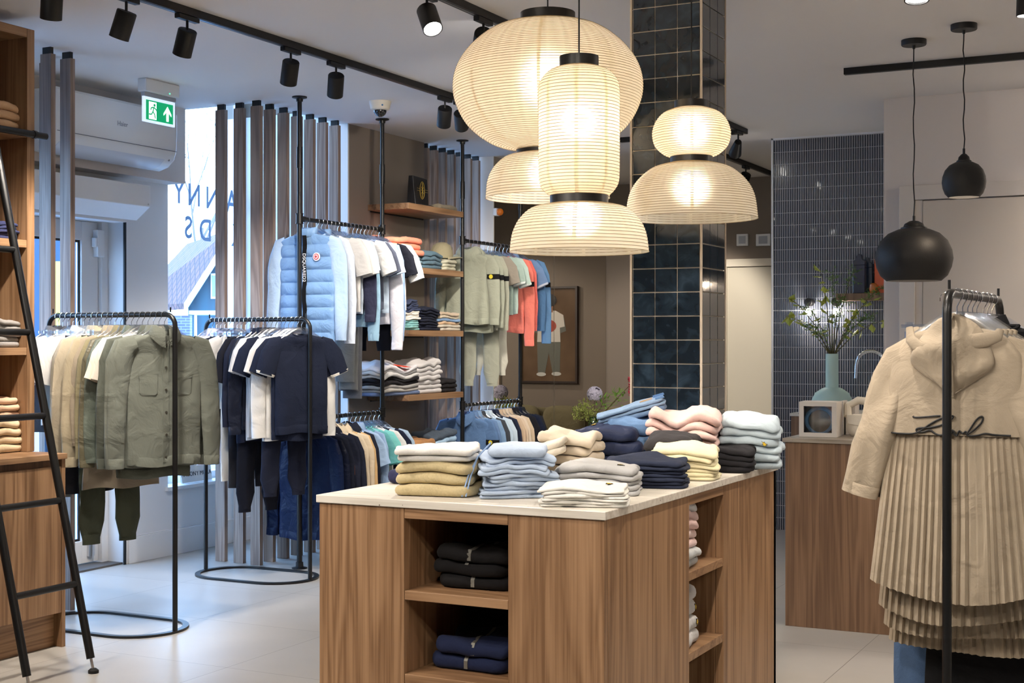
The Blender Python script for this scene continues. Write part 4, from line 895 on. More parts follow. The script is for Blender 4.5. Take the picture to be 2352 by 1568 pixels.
    if sleeve != 'none':
        SL = sl or (0.15 if sleeve == 'short' else 0.46)
        for s in (-1, 1):
            xs = sw/2; n = 4 if sleeve == 'short' else 9
            pts = [(s*(xs-0.045), 0, ztop-0.052), (s*(xs-0.005), off(s*xs, ztop-0.06), ztop-0.066)]
            fl = flare*rnd.uniform(0.6,1.5); by = rnd.uniform(-0.010,0.004)
            for i in range(1, n+1):
                q = i/n; pts.append((s*(xs+0.016+fl*q+0.012*sin(pi*q)*(sleeve != 'short')+0.02*(sleeve == 'short')*q), off(s*xs, ztop-0.1)+by*q, ztop-0.085-SL*q))
            r0, r1 = (0.062, 0.058) if sleeve == 'short' else (0.058, 0.040)
            ru = [0.040,0.052]+[r0+(r1-r0)*(i/n) for i in range(1, n+1)]; rv = [0.016,0.019]+[0.019-0.004*(i/n) for i in range(1, n+1)]
            m = MB(); m.sweep(pts, ru, rv, 16, wob=0.011, seed=seed+s, cap1=False)
            R_ = m.v[-16:]; c_ = Vector((sum(v[0] for v in R_)/16, sum(v[1] for v in R_)/16, sum(v[2] for v in R_)/16))
            o = len(m.v); m.v += [tuple(c_.lerp(Vector(v), 0.8)+Vector((0,0,0.01))) for v in R_]; m.f += [(o-16+k, o-16+(k+1) % 16, o+(k+1) % 16, o+k) for k in range(16)]; m.f.append(tuple(range(o, o+16)))
            so = m.build('sleeve', sfab, t, angle=60)
            if cuff is not None or (sleeve == 'long' and (hemband or buttons)):
                e = Vector(pts[-1]); d_ = (Vector(pts[-1])-Vector(pts[-2])).normalized(); cw = 0.012 if cuff else 0.045
                m = MB(); m.sweep([e-d_*cw, e-d_*cw*0.9, e+d_*0.003, e+d_*0.004], [ru[-1]*0.98, ru[-1]*1.03, ru[-1]*0.95, ru[-1]*0.85], [rv[-1]*1.1,rv[-1]*1.3,rv[-1]*1.15,rv[-1]*0.9], 16, cap1=True); m.build('cuff', fabric(cuff) if cuff else sfab, so, angle=60)
            if badge and s == 1:
                i = 3 if sleeve == 'long' else 2; c_ = Vector(pts[i]); m = MB(); m.sweep([c_+Vector((0,0,0.019)), c_-Vector((0,0,0.019))], ru[i]*1.05, rv[i]+0.006, 16, cap0=False, cap1=False); bb = m.build('arm_badge', fabric((20,20,22)), so, angle=60)
                m = MB(); m.lathe([(0.001,0.0015),(0.016,0.0015),(0.016,0)], 20); m.v = [(c_.x-0.006+v[0], c_.y-rv[i]-0.0075-v[2], c_.z+v[1]) for v in m.v]; m.build('round_compass_mark', plain('badge_yellow', rgb(206,190,50), 0.6), so)
            if patch and s == 1:
                c_ = Vector(pts[4]); m = MB(); m.box(c_.x-0.022, c_.x+0.022, c_.y-rv[4]-0.010, c_.y-rv[4]-0.004, c_.z-0.03, c_.z+0.03); m.build('sleeve_patch', plain('patch_orange', rgb(190,104,60), 0.8, bump=0.5, bscale=400), so, smooth=False)
    def fy(x, z):
        j = min(range(len(rows)), key=lambda q: abs(rows[q][0]-z)); b = rows[j][2]; a = rows[j][1]; c_ = min(0.999, (abs(x)/a)**(1/0.8)); return -b*(sqrt(1-c_*c_))**0.75+off(x, z)
    if buttons:
        m = MB(); zs = [ztop-0.035-(L-0.05)*i/14 for i in range(15)]
        m.rings([[(x_, fy(x_, z)-dy, z) for x_, dy in ((-0.016,0),(-0.015,0.003),(0.015,0.003),(0.016,0))] for z in zs], True, True); pk = m.build('placket', fab, t)
        for i in range(6):
            z = ztop-0.06-(L-0.10)*i/5; m = MB(); m.lathe([(0.001,0.003),(0.006,0.0025),(0.006,0)], 12); y_ = fy(0, z); m.v = [(v[0], y_-0.003-v[2], z+v[1]) for v in m.v]; m.build('button', plain('dark_button', rgb(60,58,50), 0.3), pk)
        for s in (-1,1):
            x0 = s*0.085; m = MB(); zt_ = ztop-0.19
            g = [(-0.045,0),(0.045,0),(0.045,-0.028),(0.0,-0.042),(-0.045,-0.028)]
            v1 = [(x0+a, fy(x0+a, zt_)-0.003, zt_+b) for a, b in g]; v2 = [(x0+a, fy(x0+a, zt_)-0.0065, zt_+b) for a, b in g]; n = 5
            m.add(v1+v2, [tuple(range(n))[::-1], tuple(range(n, 2*n))]+[(i, (i+1) % n, n+(i+1) % n, n+i) for i in range(n)]); pf_ = m.build('pocket_flap', fab, t, smooth=False)
            g = [(-0.042,-0.028),(-0.042,-0.10),(-0.032,-0.112),(0.032,-0.112),(0.042,-0.10),(0.042,-0.028)]; n = 6
            v1 = [(x0+a, fy(x0+a, zt_-0.08)-0.001, zt_+b) for a, b in g]; v2 = [(x0+a, fy(x0+a, zt_-0.08)-0.0035, zt_+b) for a, b in g]
            m = MB(); m.add(v1+v2, [tuple(range(n))[::-1], tuple(range(n, 2*n))]+[(i, (i+1) % n, n+(i+1) % n, n+i) for i in range(n)]); m.build('chest_pocket', fab, t, smooth=False)
    if hang: hanger(loc, psi, where)
    t['_'] = 0; del t['_']
    return t, fy
def trousers(name, label, loc, psi, col, kind='jersey', L=0.8, w=0.27, mode='waist', seed=0, group=None, cuffed=False, where='', leg=None, hang=True):
    rnd = random.Random(seed*13+3); t = thing(name, label, 'trousers' if name != 'shorts' else 'shorts', loc, psi, group); fab = fabric(col, kind); z0 = -0.10
    if mode == 'folded':
        m = MB(); pts = [(rnd.uniform(-0.004,0.004), 0, z0-L*i/9) for i in range(10)]
        m.sweep(pts, [w*0.5*q for q in (0.97,1,1,0.99,0.98,0.97,0.97,0.96,0.96,0.95)], [0.016]*10, 20, cap0=True, wob=0.006, seed=seed)
        m.v = [tuple(v) for v in m.v]; o = m.build('front_leg', fab, t, angle=60)
        m = MB(); m.sweep([(q[0]+0.01, 0.024, q[2]-0.05) for q in pts], [w*0.5*0.96]*10, [0.010]*10, 20, cap0=True, wob=0.006, seed=seed+9); m.build('back_leg', fab, t, angle=60)
    else:
        m = MB(); m.sweep([(0,0,z0),(0,0,z0-0.035)], [w*0.5,w*0.5], [0.020,0.021], 24, cap0=True, cap1=False); m.build('waistband', fab, t, angle=60)
        m = MB(); m.sweep([(0,0,z0-0.036),(0,0,z0-0.10),(0,0,z0-0.20)], [w*0.5,w*0.54,w*0.55], [0.022,0.024,0.024], 24, cap0=False, cap1=True, wob=0.006, seed=seed); m.build('seat', fab, t, angle=60)
        lr = leg or w*0.27
        for s in (-1,1):
            n = 9; pts = [(s*(w*0.27+0.02*q/n+rnd.uniform(-0.003,0.003)), 0.003*s, z0-0.17-(L-0.17)*q/n) for q in range(n+1)]
            ru = [lr*(1.05-(0.32 if not leg else -0.1)*q/n) for q in range(n+1)]; rv = [0.021-0.004*q/n for q in range(n+1)]
            if cuffed: ru[-1] *= 0.72; ru[-2] *= 1.12
            m = MB(); m.sweep(pts, ru, rv, 18, wob=0.013, seed=seed+s*4); lo_ = m.build('leg', fab, t, angle=60)
            if cuffed:
                e = Vector(pts[-1]); m = MB(); m.sweep([e+Vector((0,0,0.03)), e-Vector((0,0,0.02))], ru[-1]*1.08, rv[-1]*1.1, 18, cap1=True); m.build('elastic_cuff', fab, lo_, angle=60)
    if hang: hanger(loc, psi, where, clip=True)
    return t
def line_up(items, origin, d, L, where, short, end, psi0, alpha, zbar, group, s0=0.06, s1=0.05, seed=1):
    n = len(items); cnt = {}; rj = random.Random(seed)
    for i, it in enumerate(items):
        s = s0+(L-s0-s1)*i/(n-1); a_ = alpha(i/(n-1))+(rj.uniform(-3.5,3.5) if i else 0)
        loc = (origin[0]+d[0]*s, origin[1]+d[1]*s, zbar); psi = psi0(a_)
        it = dict(it); nm = it.pop('name'); words = it.pop('words'); noun = it.pop('noun', nm.replace('_', ' ')); cat = it.pop('cat', noun.split()[-1]); col = it.pop('col')
        k_ = words+noun; cnt[k_] = cnt.get(k_, 0)
        label = '%s %s, %s on the %s from %s' % (words, noun, nth(i), short, end); cnt[k_] += 1
        if nm in ('trousers','jeans','shorts'): trousers(nm, label, loc, psi, col, seed=seed+i, group=group, where=where, **it)
        else:
            tp, _ = top_garment(nm, label, cat, loc, psi, col, seed=seed+i, group=group, where=where, **it)
def D(name, words, col, **k): k.update(name=name, words=words, col=col); return k
SAGE, SAGED, OLIVE, SAND, CREAM, WHT = (104,108,99), (84,88,79), (94,89,70), (160,148,124), (210,203,190), (206,205,204)
NAVY, INK, CHAR = (28,34,52), (24,26,36), (52,52,58)
LB, PB, SKY, DEN = (120,156,198), (176,200,226), (120,160,200), (82,112,152)
ov = dict(sleeve='long', neck='collar', L=0.64, sw=0.37, sl=0.56, hemband=True)
rack1 = [D('overshirt','sage green buttoned',SAGE,buttons=True,**ov), D('overshirt','second sage green',SAGE,**ov), D('overshirt','darker sage green',SAGED,**{**ov,'L':0.70}),
 D('t_shirt','cream short-sleeved',CREAM,L=0.48,cat='t-shirt'), D('t_shirt','ecru short-sleeved',(224,212,192),L=0.50,cat='t-shirt'), D('jacket','dark sage glossy',(96,104,94),kind='shiny',sleeve='long',neck='collar',L=0.60,sl=0.54),
 D('jacket','crinkled olive',OLIVE,kind='shiny',sleeve='long',neck='collar',L=0.60,sl=0.56,hemband=True), D('shirt','olive long-sleeved',(132,124,96),sleeve='long',neck='collar',L=0.62,sl=0.52),
 D('shirt','beige curved-hem',(150,138,120),sleeve='long',neck='collar',L=0.76,hw=0.40,sl=0.46), D('overshirt','sand coloured',SAND,**ov), D('trousers','dark olive cuffed',(66,70,58),L=1.0,cuffed=True,w=0.31), D('overshirt','pale sand coloured',(176,164,142),**{**ov,'L':0.60}), D('shirt','stone coloured',(160,154,140),sleeve='long',neck='collar',L=0.58),
 D('t_shirt','white wide-sleeved',WHT,L=0.50,sw=0.40,sl=0.17,cat='t-shirt'), D('trousers','charcoal grey',CHAR,L=0.78), D('polo_shirt','off-white',(226,222,214),L=0.48,neck='polo',cat='shirt',noun='polo shirt'), D('trousers','stone grey',(150,146,138),L=0.80),
 D('t_shirt','white crew-neck',WHT,L=0.46,sw=0.38,cat='t-shirt'), D('jeans','pale blue',(130,160,190),kind='denim',L=0.72,mode='folded',w=0.2), D('jeans','faded blue',(104,136,170),kind='denim',L=0.70,mode='folded',w=0.2), D('shirt','dark grey',(98,100,106),sleeve='short',neck='collar',L=0.5)]
line_up(rack1, (R1n.x,R1n.y), (-1,0), R1L, 'clothes rack by the entrance', 'entrance rack', 'the right', lambda a_: radians(90-a_), lambda q: 30-16*min(1,q*1.3), BAR, 'garments on the rack by the entrance', 0.065, 0.06, 1)
ns = dict(sleeve='short', neck='crew', sw=0.33, L=0.58)
rack2 = [D('knit_sweater','navy short-sleeved cream-edged',NAVY,kind='knit',cuff=(226,222,208),hemband=True,cat='sweater',noun='knit top',**ns), D('knit_sweater','plain navy short-sleeved',NAVY,kind='knit',hemband=True,cat='sweater',noun='knit top',**{**ns,'L':0.62}),
 D('long_sleeve_top','white ribbed',(218,216,212),kind='corded',sleeve='long',L=0.60,sl=0.52,cat='top'), D('t_shirt','white',WHT,L=0.62,cat='t-shirt'), D('trousers','navy',(30,34,50),L=0.92,cuffed=True), D('knit_sweater','ribbed navy',NAVY,kind='knit',sleeve='short',L=0.46,cat='sweater',noun='knit top'),
 D('t_shirt','bright white short-sleeved',WHT,L=0.60,sw=0.36,cat='t-shirt'), D('t_shirt','light grey',(176,178,182),L=0.62,cat='t-shirt'), D('jacket','dark navy zipped',(28,32,46),kind='shiny',sleeve='long',neck='high',L=0.56,sl=0.50,hemband=True), D('shirt','midnight blue',(30,34,50),sleeve='long',neck='collar',L=0.64),
 D('trousers','black cuffed',INK,L=1.02,cuffed=True), D('t_shirt','black',INK,L=0.48,sl=0.2,cat='t-shirt'), D('trousers','charcoal',(40,42,50),L=0.90), D('shorts','black',INK,L=0.42), D('trousers','white',(220,216,208),L=0.86), D('t_shirt','white boxy',WHT,L=0.44,cat='t-shirt'),
 D('t_shirt','navy',NAVY,L=0.46,sl=0.18,cat='t-shirt'), D('trousers','deep navy',(26,30,46),L=0.6), D('t_shirt','off-white',(226,222,220),L=0.46,sw=0.36,cat='t-shirt'), D('shirt','pale lilac',(206,204,222),sleeve='long',neck='collar',L=0.78), D('shirt','pale pink',(220,206,206),sleeve='long',neck='collar',L=0.60), D('t_shirt','white',WHT,L=0.44,cat='t-shirt')]
line_up(rack2, (R2n.x,R2n.y), (-1,0), R2L, 'middle clothes rack', 'middle rack', 'the right', lambda a_: radians(90-a_), lambda q: 34-20*min(1,q*1.3), BAR, 'garments on the middle rack', 0.06, 0.05, 40)
W1 = [D('sweatshirt','pale blue white-sleeved',(168,196,226),sleeve='long',L=0.66,sw=0.38,sl=0.60,slcol=(206,216,230)), D('puffer_vest','second light blue quilted',LB,kind='shiny',L=0.66,sw=0.40,sleeve='none',puff=True,neck='high',th=0.045,cat='vest'),
 D('t_shirt','white wide',WHT,L=0.46,sw=0.42,sl=0.17,cat='t-shirt'), D('t_shirt','second white wide',WHT,L=0.48,sw=0.44,sl=0.17,cat='t-shirt'), D('t_shirt','pale grey-blue',(176,188,204),L=0.50,sw=0.42,cat='t-shirt'), D('sweatshirt','dark navy',(48,50,72),sleeve='long',L=0.50,sw=0.38,sl=0.46,hemband=True), D('sweatshirt','dusty sky blue',(140,176,200),sleeve='long',L=0.58,sw=0.40,sl=0.58,hemband=True),
 D('jeans','grey',(132,134,134),kind='denim',mode='folded',L=0.92,w=0.155), D('jeans','darker grey',(98,100,106),kind='denim',mode='folded',L=0.98,w=0.16), D('t_shirt','white',WHT,L=0.48,sw=0.42,cat='t-shirt'), D('t_shirt','slate blue marl',(84,90,108),kind='terry',L=0.46,sw=0.41,cat='t-shirt'), D('t_shirt','ice blue',(190,208,228),L=0.48,sw=0.42,cat='t-shirt'),
 D('sweatshirt','lilac white',(214,214,224),sleeve='long',L=0.56,sw=0.38,sl=0.64,hemband=True), D('sweatshirt','powder blue',(150,178,214),sleeve='long',L=0.54,sw=0.38,sl=0.58,hemband=True), D('trousers','black',INK,L=0.72,w=0.25), D('t_shirt','black',INK,L=0.50,sw=0.38,cat='t-shirt'), D('t_shirt','plain white',WHT,L=0.46,sw=0.41,sl=0.18,cat='t-shirt')]
yl = YP[1]-YP[0]
line_up(W1, (XPOL,YP[0]), (0,1), yl, 'upper left pole rail', 'upper left rail', 'the front', lambda a_: radians(a_), lambda q: 4+6*sin(q*9), ZU, 'garments on the upper left rail', 0.19, 0.045, 80)
vt, vfy = top_garment('puffer_vest', 'light blue quilted puffer vest facing the camera with black zip tape', 'vest', (XPOL,YP[0]+0.085,ZU), radians(2), LB, kind='shiny', L=0.68, sw=0.41, hw=0.40, sleeve='long', sl=0.58, slcol=(170,194,222), puff=True, neck='high', th=0.06, seed=77, group='garments on the upper left rail', where='upper left pole rail', N=64)
m = MB(); zs = [-0.10-0.66*i/24 for i in range(25)]; m.rings([[(x_+0.004*sin(z*30), -0.030-dy-0.004, z) for x_, dy in ((-0.014,0),(-0.014,0.005),(0.014,0.005),(0.014,0))] for z in zs], True, True); zp = m.build('zip_tape', fabric((16,16,18)), vt)
Mt = Matrix.Translation((0.001,-0.041,-0.30)) @ Matrix.Rotation(pi/2, 4, 'X') @ Matrix.Rotation(-pi/2, 4, 'Z')
text_part('zip_lettering', 'DSQUARED2', 0.031, plain('white_print', rgb(230,230,232), 0.6), zp, Mt)
m = MB(); m.lathe([(0.001,0.004),(0.026,0.003),(0.026,0)], 28); m.v = [(0.092+v[0], -0.040-v[2], -0.235+v[1]) for v in m.v]; bd = m.build('round_badge', plain('badge_white', rgb(226,226,232), 0.6), vt)
m = MB(); m.lathe([(0.001,0.002),(0.019,0.0015),(0.019,0)], 24); m.v = [(0.092+v[0], -0.0445-v[2], -0.235+v[1]) for v in m.v]; m.build('badge_ring', plain('badge_red', rgb(190,50,50), 0.6), bd)
m = MB(); m.lathe([(0.001,0.002),(0.0135,0.0015),(0.0135,0)], 24); m.v = [(0.092+v[0], -0.0465-v[2], -0.235+v[1]) for v in m.v]; m.build('badge_field', plain('badge_white', rgb(226,226,232), 0.6), bd)
lf = [(0,0.012),(0.003,0.006),(0.006,0.008),(0.005,0.002),(0.011,0.003),(0.007,-0.003),(0.008,-0.006),(0.001,-0.006),(0.001,-0.011),(-0.001,-0.011),(-0.001,-0.006),(-0.008,-0.006),(-0.007,-0.003),(-0.011,0.003),(-0.005,0.002),(-0.006,0.008),(-0.003,0.006)]
m = MB(); n = len(lf); m.add([(0.092+a_, -0.0492, -0.235+b_) for a_, b_ in lf]+[(0.092+a_, -0.0484, -0.235+b_) for a_, b_ in lf], [tuple(range(n)), tuple(range(n,2*n))[::-1]]+[(i,(i+1)%n,n+(i+1)%n,n+i) for i in range(n)]); m.build('maple_leaf_mark', plain('badge_red', rgb(190,50,50), 0.6), bd, smooth=False)
jk = dict(sleeve='long', neck='collar', L=0.66, sw=0.38, sl=0.56, hemband=True)
W1L = [D('bomber_jacket','royal navy satin',(16,30,62),kind='shiny',cat='jacket',**jk), D('bomber_jacket','dark navy satin',(16,22,42),kind='shiny',cat='jacket',**jk), D('jacket','black navy',(24,28,42),**jk), D('hoodie','navy orange-patched',(34,38,54),patch=1,sleeve='long',neck='hood',L=0.6,sw=0.37), D('hoodie','second navy orange-patched',(34,38,54),patch=1,sleeve='long',neck='hood',L=0.6,sw=0.38),
 D('hoodie','beige orange-patched',(206,190,164),patch=1,sleeve='long',neck='hood',L=0.6,sw=0.37), D('hoodie','second beige orange-patched',(206,190,164),patch=1,sleeve='long',neck='hood',L=0.6,sw=0.38), D('sweatshirt','tan',(198,164,116),sleeve='long',L=0.58,sw=0.38), D('jacket','dark navy hooded',(30,34,48),sleeve='long',neck='hood',L=0.6), D('shirt','light blue',(150,176,208),sleeve='short',neck='collar',L=0.62,sw=0.38),
 D('shirt','second light blue',(140,166,200),sleeve='long',neck='collar',L=0.6,sw=0.38), D('t_shirt','teal',(84,150,152),L=0.5,sw=0.37,cat='t-shirt'), D('t_shirt','turquoise',(110,184,180),L=0.5,sw=0.38,cat='t-shirt'), D('t_shirt','white',WHT,L=0.5,sw=0.37,cat='t-shirt'), D('t_shirt','navy',NAVY,L=0.5,sw=0.38,cat='t-shirt'), D('t_shirt','grey blue',(150,170,190),L=0.5,sw=0.38,cat='t-shirt')]
line_up(W1L, (XPOL,YP[0]), (0,1), yl, 'lower left pole rail', 'lower left rail', 'the front', lambda a_: radians(a_), lambda q: 3+4*sin(q*7), ZL, 'garments on the lower left rail', 0.06, 0.05, 120)
sg = (150,154,138)
W2 = [D('hooded_jacket','sage badged',sg,sleeve='long',neck='hood',L=0.54,sw=0.37,sl=0.46,badge=1,hemband=True,cat='jacket'), D('hooded_jacket','second sage badged',sg,sleeve='long',neck='hood',L=0.60,sw=0.37,sl=0.48,badge=1,hemband=True,cat='jacket'), D('sweatshirt','sage badged',(158,160,144),sleeve='long',L=0.58,sw=0.37,sl=0.50,badge=1,hemband=True), D('trousers','sage cuffed',(160,162,146),L=0.98,cuffed=True,w=0.30),
 D('t_shirt','taupe',(150,142,130),L=0.48,sw=0.37,cat='t-shirt'), D('trousers','pale stone badged',(196,194,180),L=0.90,cuffed=True,w=0.30), D('t_shirt','mint grey',(170,192,182),L=0.46,sw=0.39,cuff=(220,228,224),cat='t-shirt'), D('t_shirt','pale mint',(184,204,196),L=0.46,sw=0.42,sl=0.16,cuff=(226,232,228),cat='t-shirt'), D('shorts','dark teal',(40,104,100),L=0.42), D('sweatshirt','coral badged',(240,132,116),sleeve='long',L=0.60,sw=0.38,sl=0.62,badge=1,hemband=True),
 D('sweatshirt','second coral',(232,116,104),sleeve='long',L=0.58,sw=0.36,sl=0.5,hemband=True), D('polo_shirt','mid blue badged',(116,146,188),L=0.46,sw=0.40,neck='polo',cuff=(206,214,228),noun='polo shirt',cat='shirt'), D('sweatshirt','denim blue badged',(88,128,172),sleeve='long',L=0.56,sw=0.37,sl=0.5,badge=1,hemband=True), D('sweatshirt','steel blue badged',(104,146,190),sleeve='long',L=0.58,sw=0.40,sl=0.60,badge=1,hemband=True)]
yl2 = YP[3]-YP[2]
line_up(W2, (XPOL,YP[2]), (0,1), yl2, 'upper right pole rail', 'upper rail beside the mirror', 'the left', lambda a_: radians(a_), lambda q: 2+5*sin(q*8), ZU, 'garments on the upper right rail', 0.085, 0.05, 160)
sh_ = dict(sleeve='long', neck='collar', L=0.56, sw=0.38)
W2L = [D('denim_shirt','mid blue badged',DEN,kind='denim',badge=1,cat='shirt',noun='denim shirt',**sh_), D('denim_shirt','second mid blue',(92,120,158),kind='denim',cat='shirt',noun='denim shirt',**sh_), D('denim_shirt','faded blue',(116,146,180),kind='denim',cat='shirt',noun='denim shirt',**sh_), D('shirt','dark grey',(62,66,74),**sh_), D('shirt','pale blue',(178,198,216),**sh_), D('shirt','ice blue',(190,206,220),**sh_),
 D('jacket','navy',NAVY,**sh_), D('jacket','second navy',(40,46,66),**sh_), D('jacket','tan',(200,176,150),**sh_), D('jacket','beige',(208,188,164),**sh_), D('jacket','light beige',(214,198,178),**sh_), D('jacket','sand',(204,184,158),**sh_), D('jacket','black',(30,30,36),**sh_), D('jacket','second black',(34,34,40),**sh_), D('jacket','dark navy',(30,36,56),**sh_), D('jacket','charcoal',(40,42,48),**sh_)]
line_up(W2L, (XPOL,YP[2]), (0,1), yl2, 'lower right pole rail', 'lower rail beside the mirror', 'the left', lambda a_: radians(a_), lambda q: 2+4*sin(q*6), ZL, 'garments on the lower right rail', 0.06, 0.05, 200)
# ---------------------------------------------------------------- right rack: beige coats
PS3 = R3ang-pi/2; BE = (164,150,130); da = (cos(R3ang), sin(R3ang)); G3 = 'garments on the right rack'; W3 = 'right clothes rack'
def r3loc(s): return (a.x+da[0]*s, a.y+da[1]*s, BAR)
def coat(label, s, L, seed, main=False, sw=0.345, hw=0.47, dx=0.0):
    loc = r3loc(s); t = thing('hooded_coat', label, 'coat', loc, PS3, G3); fab = fabric(BE, 'jersey'); z0 = -0.095; zy = -0.385; zb = -0.095-L; N = 220
    def half(z):
        if z > -0.17: q = (z0-z)/(z0+0.17); return 0.07+(sw/2-0.07)*min(1, max(0, q))**0.45
        return sw/2+(hw/2-sw/2)*((-0.17-z)/(L-0.075))**0.9
    # pleated skirt part under the yoke
    R = []
    for j in range(22):
        q = j/21; z = zy+0.03+(zb-zy-0.03)*q; a_ = half(z)*(0.95+0.05*q); ring = []
        for k in range(N):
            an = 2*pi*k/N; c_, s_ = cos(an), sin(an); x = a_*math.copysign(abs(c_)**0.85, c_); y = (0.042+0.022*q)*math.copysign(abs(s_)**0.7, s_)
            u = x/a_*11.5; fr = u-math.floor(u); pl = (fr if fr < 0.82 else (1-fr)/0.18*0.82)-0.4
            if abs(c_) < 0.93: y += math.copysign(1, s_)*pl*(0.009+0.012*q)
            y += 0.012*q*sin(x*16+seed*2)+0.008*noise.noise(Vector((x*7, z*4, seed)))
            ring.append((x, y, z+0.010*q*sin(x*9+seed)+0.03*q*(x/a_)**2))
        R.append(ring)
    R.append([(x*0.98, y*0.7, z+0.004) for x, y, z in R[-1]]); R.append([(x*0.96, y*0.6, z+0.08) for x, y, z in R[-1]])
    m = MB(); m.rings(R); m.build('pleated_back', fab, t, angle=30)
    m = MB(); m.rings([[(x*1.003, y*1.03, z) for x, y, z in R[20]], [(x*1.006, y*1.05, z-0.001) for x, y, z in R[20]]]); 
    # yoke / cape
    R = []; rows = [z0-0.0, z0-0.008, z0-0.022, z0-0.045, z0-0.07, z0-0.10, -0.25, -0.29, -0.33, -0.36, zy]
    for j, z in enumerate(rows):
        a_ = half(z); b_ = 0.022+0.030*min(1, j/5); R.append([(a_*math.copysign(abs(cos(q))**0.75, cos(q)), b_*math.copysign(abs(sin(q))**0.6, sin(q))+0.004*noise.noise(Vector((a_*cos(q)*12, z*10, seed)))-0.0, z-(0.0 if sin(q) > 0 else 0.0)) for q in [2*pi*i/72 for i in range(72)]])
    R.append([(x*0.98, y*0.85, z+0.006) for x, y, z in R[-1]])
    m = MB(); m.rings(R); m.build('cape_yoke', fab, t, angle=60)
    for sgn in (-1,1):
        pts = [(sgn*(sw/2-0.06),0.0,z0-0.060),(sgn*(sw/2-0.02),0,z0-0.085),(sgn*(sw/2-0.002),-0.005,z0-0.14),(sgn*(sw/2+0.014),-0.010,z0-0.20),(sgn*(sw/2+0.034),-0.014,z0-0.27),(sgn*(sw/2+0.060),-0.016,z0-0.34),(sgn*(sw/2+0.078),-0.014,z0-0.41),(sgn*(sw/2+0.092),-0.012,z0-0.465)]
        m = MB(); m.sweep(pts, [0.045,0.054,0.060,0.060,0.058,0.056,0.053,0.049], [0.020,0.026,0.030,0.032,0.032,0.031,0.030,0.028], 28, wob=0.024, seed=seed+sgn, cap1=True); so = m.build('sleeve', fab, t, angle=60)
        e = Vector(pts[-1]); d_ = (e-Vector(pts[-2])).normalized(); m = MB(); m.sweep([e-d_*0.032, e-d_*0.030, e+d_*0.002], [0.050,0.052,0.050], [0.030,0.032,0.030], 28, cap1=True); m.build('cuff', fab, so, angle=60)
    # hood lying on the back
    m = MB(); R = []
    for j in range(15):
        q = j/14; z = z0+0.022-0.21*q; wdt = 0.115*(sin(pi*min(1, 0.30+0.70*(1-q)))**0.6)*(1.0 if q < 0.55 else max(0.05, 1-((q-0.55)/0.46)**2)); dp = 0.012+0.024*sin(pi*min(1, q*1.05+0.02))
        R.append([(wdt*cos(an)+0.012*noise.noise(Vector((an*1.3, q*3, seed+5))), -0.052-dp*max(-0.4, -sin(an))*1.0+0.008*noise.noise(Vector((cos(an)*4, q*7, seed)))+0.006*sin(q*14+2*cos(an)), z+0.020*cos(an)**2) for an in [2*pi*i/40 for i in range(40)]])
    m.rings(R, True, True); hd = m.build('hood', fab, t, angle=80)
    m = MB(); pts = [(0.112*cos(q_)+0.0, -0.070-0.030*sin(pi*i/22), z0-0.010-0.052*sin(q_)*0.9+0.0) for i, q_ in enumerate([pi+0.1-(pi+0.2)*i/22*1.0 for i in range(23)])]
    pts = [(-0.118,-0.045,z0+0.004),(-0.112,-0.058,z0-0.028),(-0.085,-0.070,z0-0.054),(-0.045,-0.076,z0-0.058),(0.0,-0.079,z0-0.046),(0.05,-0.078,z0-0.036),(0.09,-0.070,z0-0.030),(0.118,-0.055,z0-0.020),(0.122,-0.044,z0-0.004)]
    m.sweep(pts, [0.010,0.016,0.019,0.021,0.022,0.021,0.020,0.016,0.010], [0.006]*9, 12, up=(0,1,0.2), cap0=True); m.build('hood_rim', fab, hd, angle=80)
    m = MB(); m.sweep([(0.0,-0.080,z0-0.06),(0.004,-0.088,z0-0.11),(0.006,-0.084,z0-0.15),(0.004,-0.072,z0-0.185)], [0.003]*4, [0.0015]*4, 6, cap0=True); m.build('hood_seam', fab, hd)
    if main:
        K = [[(603,885),(612,893),(660,890),(735,880),(760,878)],
             [(462,996),(500,1000),(545,1003),(600,998),(640,982),(700,935),(760,897),(815,878),(832,880),(820,900),(770,935),(700,955),(640,960),(622,972),(632,985),(665,985),(700,972),(725,990),(750,1008),(775,1000)],
             [(775,1000),(800,975),(830,970),(815,998),(800,1003),(798,988),(832,972),(842,995),(853,1003),(866,972),(884,986),(902,974),(906,990),(940,970),(985,920),(996,885),(984,877),(960,900),(925,960),(908,990),(925,1004),(970,995),(1010,983),(1060,990),(1145,993)]]
        m = MB(); sc = 0.00119
        for k_ in K:
            pts = []
            for (u, v) in k_:
                x = (1900+u/2.8-2196)*sc/0.90; z = H-(640+v/2.8-784)*sc-BAR; z = max(z, zy+0.001) if v > 990 else z
                aa = half(z); y = -0.0525*(max(0.02, 1-min(0.999, (abs(x)/aa)**(1/0.75))**2))**0.30
                pts.append((x, y-0.0035, z))
            P2 = []
            for i in range(len(pts)-1):
                A0, A1, A2, A3 = [Vector(pts[min(max(i+q, 0), len(pts)-1)]) for q in (-1,0,1,2)]
                for w in range(5):
                    f = w/5; P2.append(0.5*((2*A1)+(A2-A0)*f+(2*A0-5*A1+4*A2-A3)*f*f+(3*A1-A0-3*A2+A3)*f**3))
            P2.append(Vector(pts[-1])); m.tube(P2, 0.0027, 6)
        m.build('script_embroidery', plain('black_cord', rgb(16,16,18), 0.6), t)
    hanger(loc, PS3, W3)
coat('beige hooded pleated coat with black script lettering, frontmost on the right rack', 0.125, 0.735, 11, True)
coat('beige hooded coat directly behind the lettered coat', 0.195, 0.81, 12)
coat('third beige hooded coat on the right rack', 0.265, 0.87, 13)
coat('beige hooded coat fourth on the right rack', 0.33, 0.93, 14)
wx3 = (cos(PS3), sin(PS3))
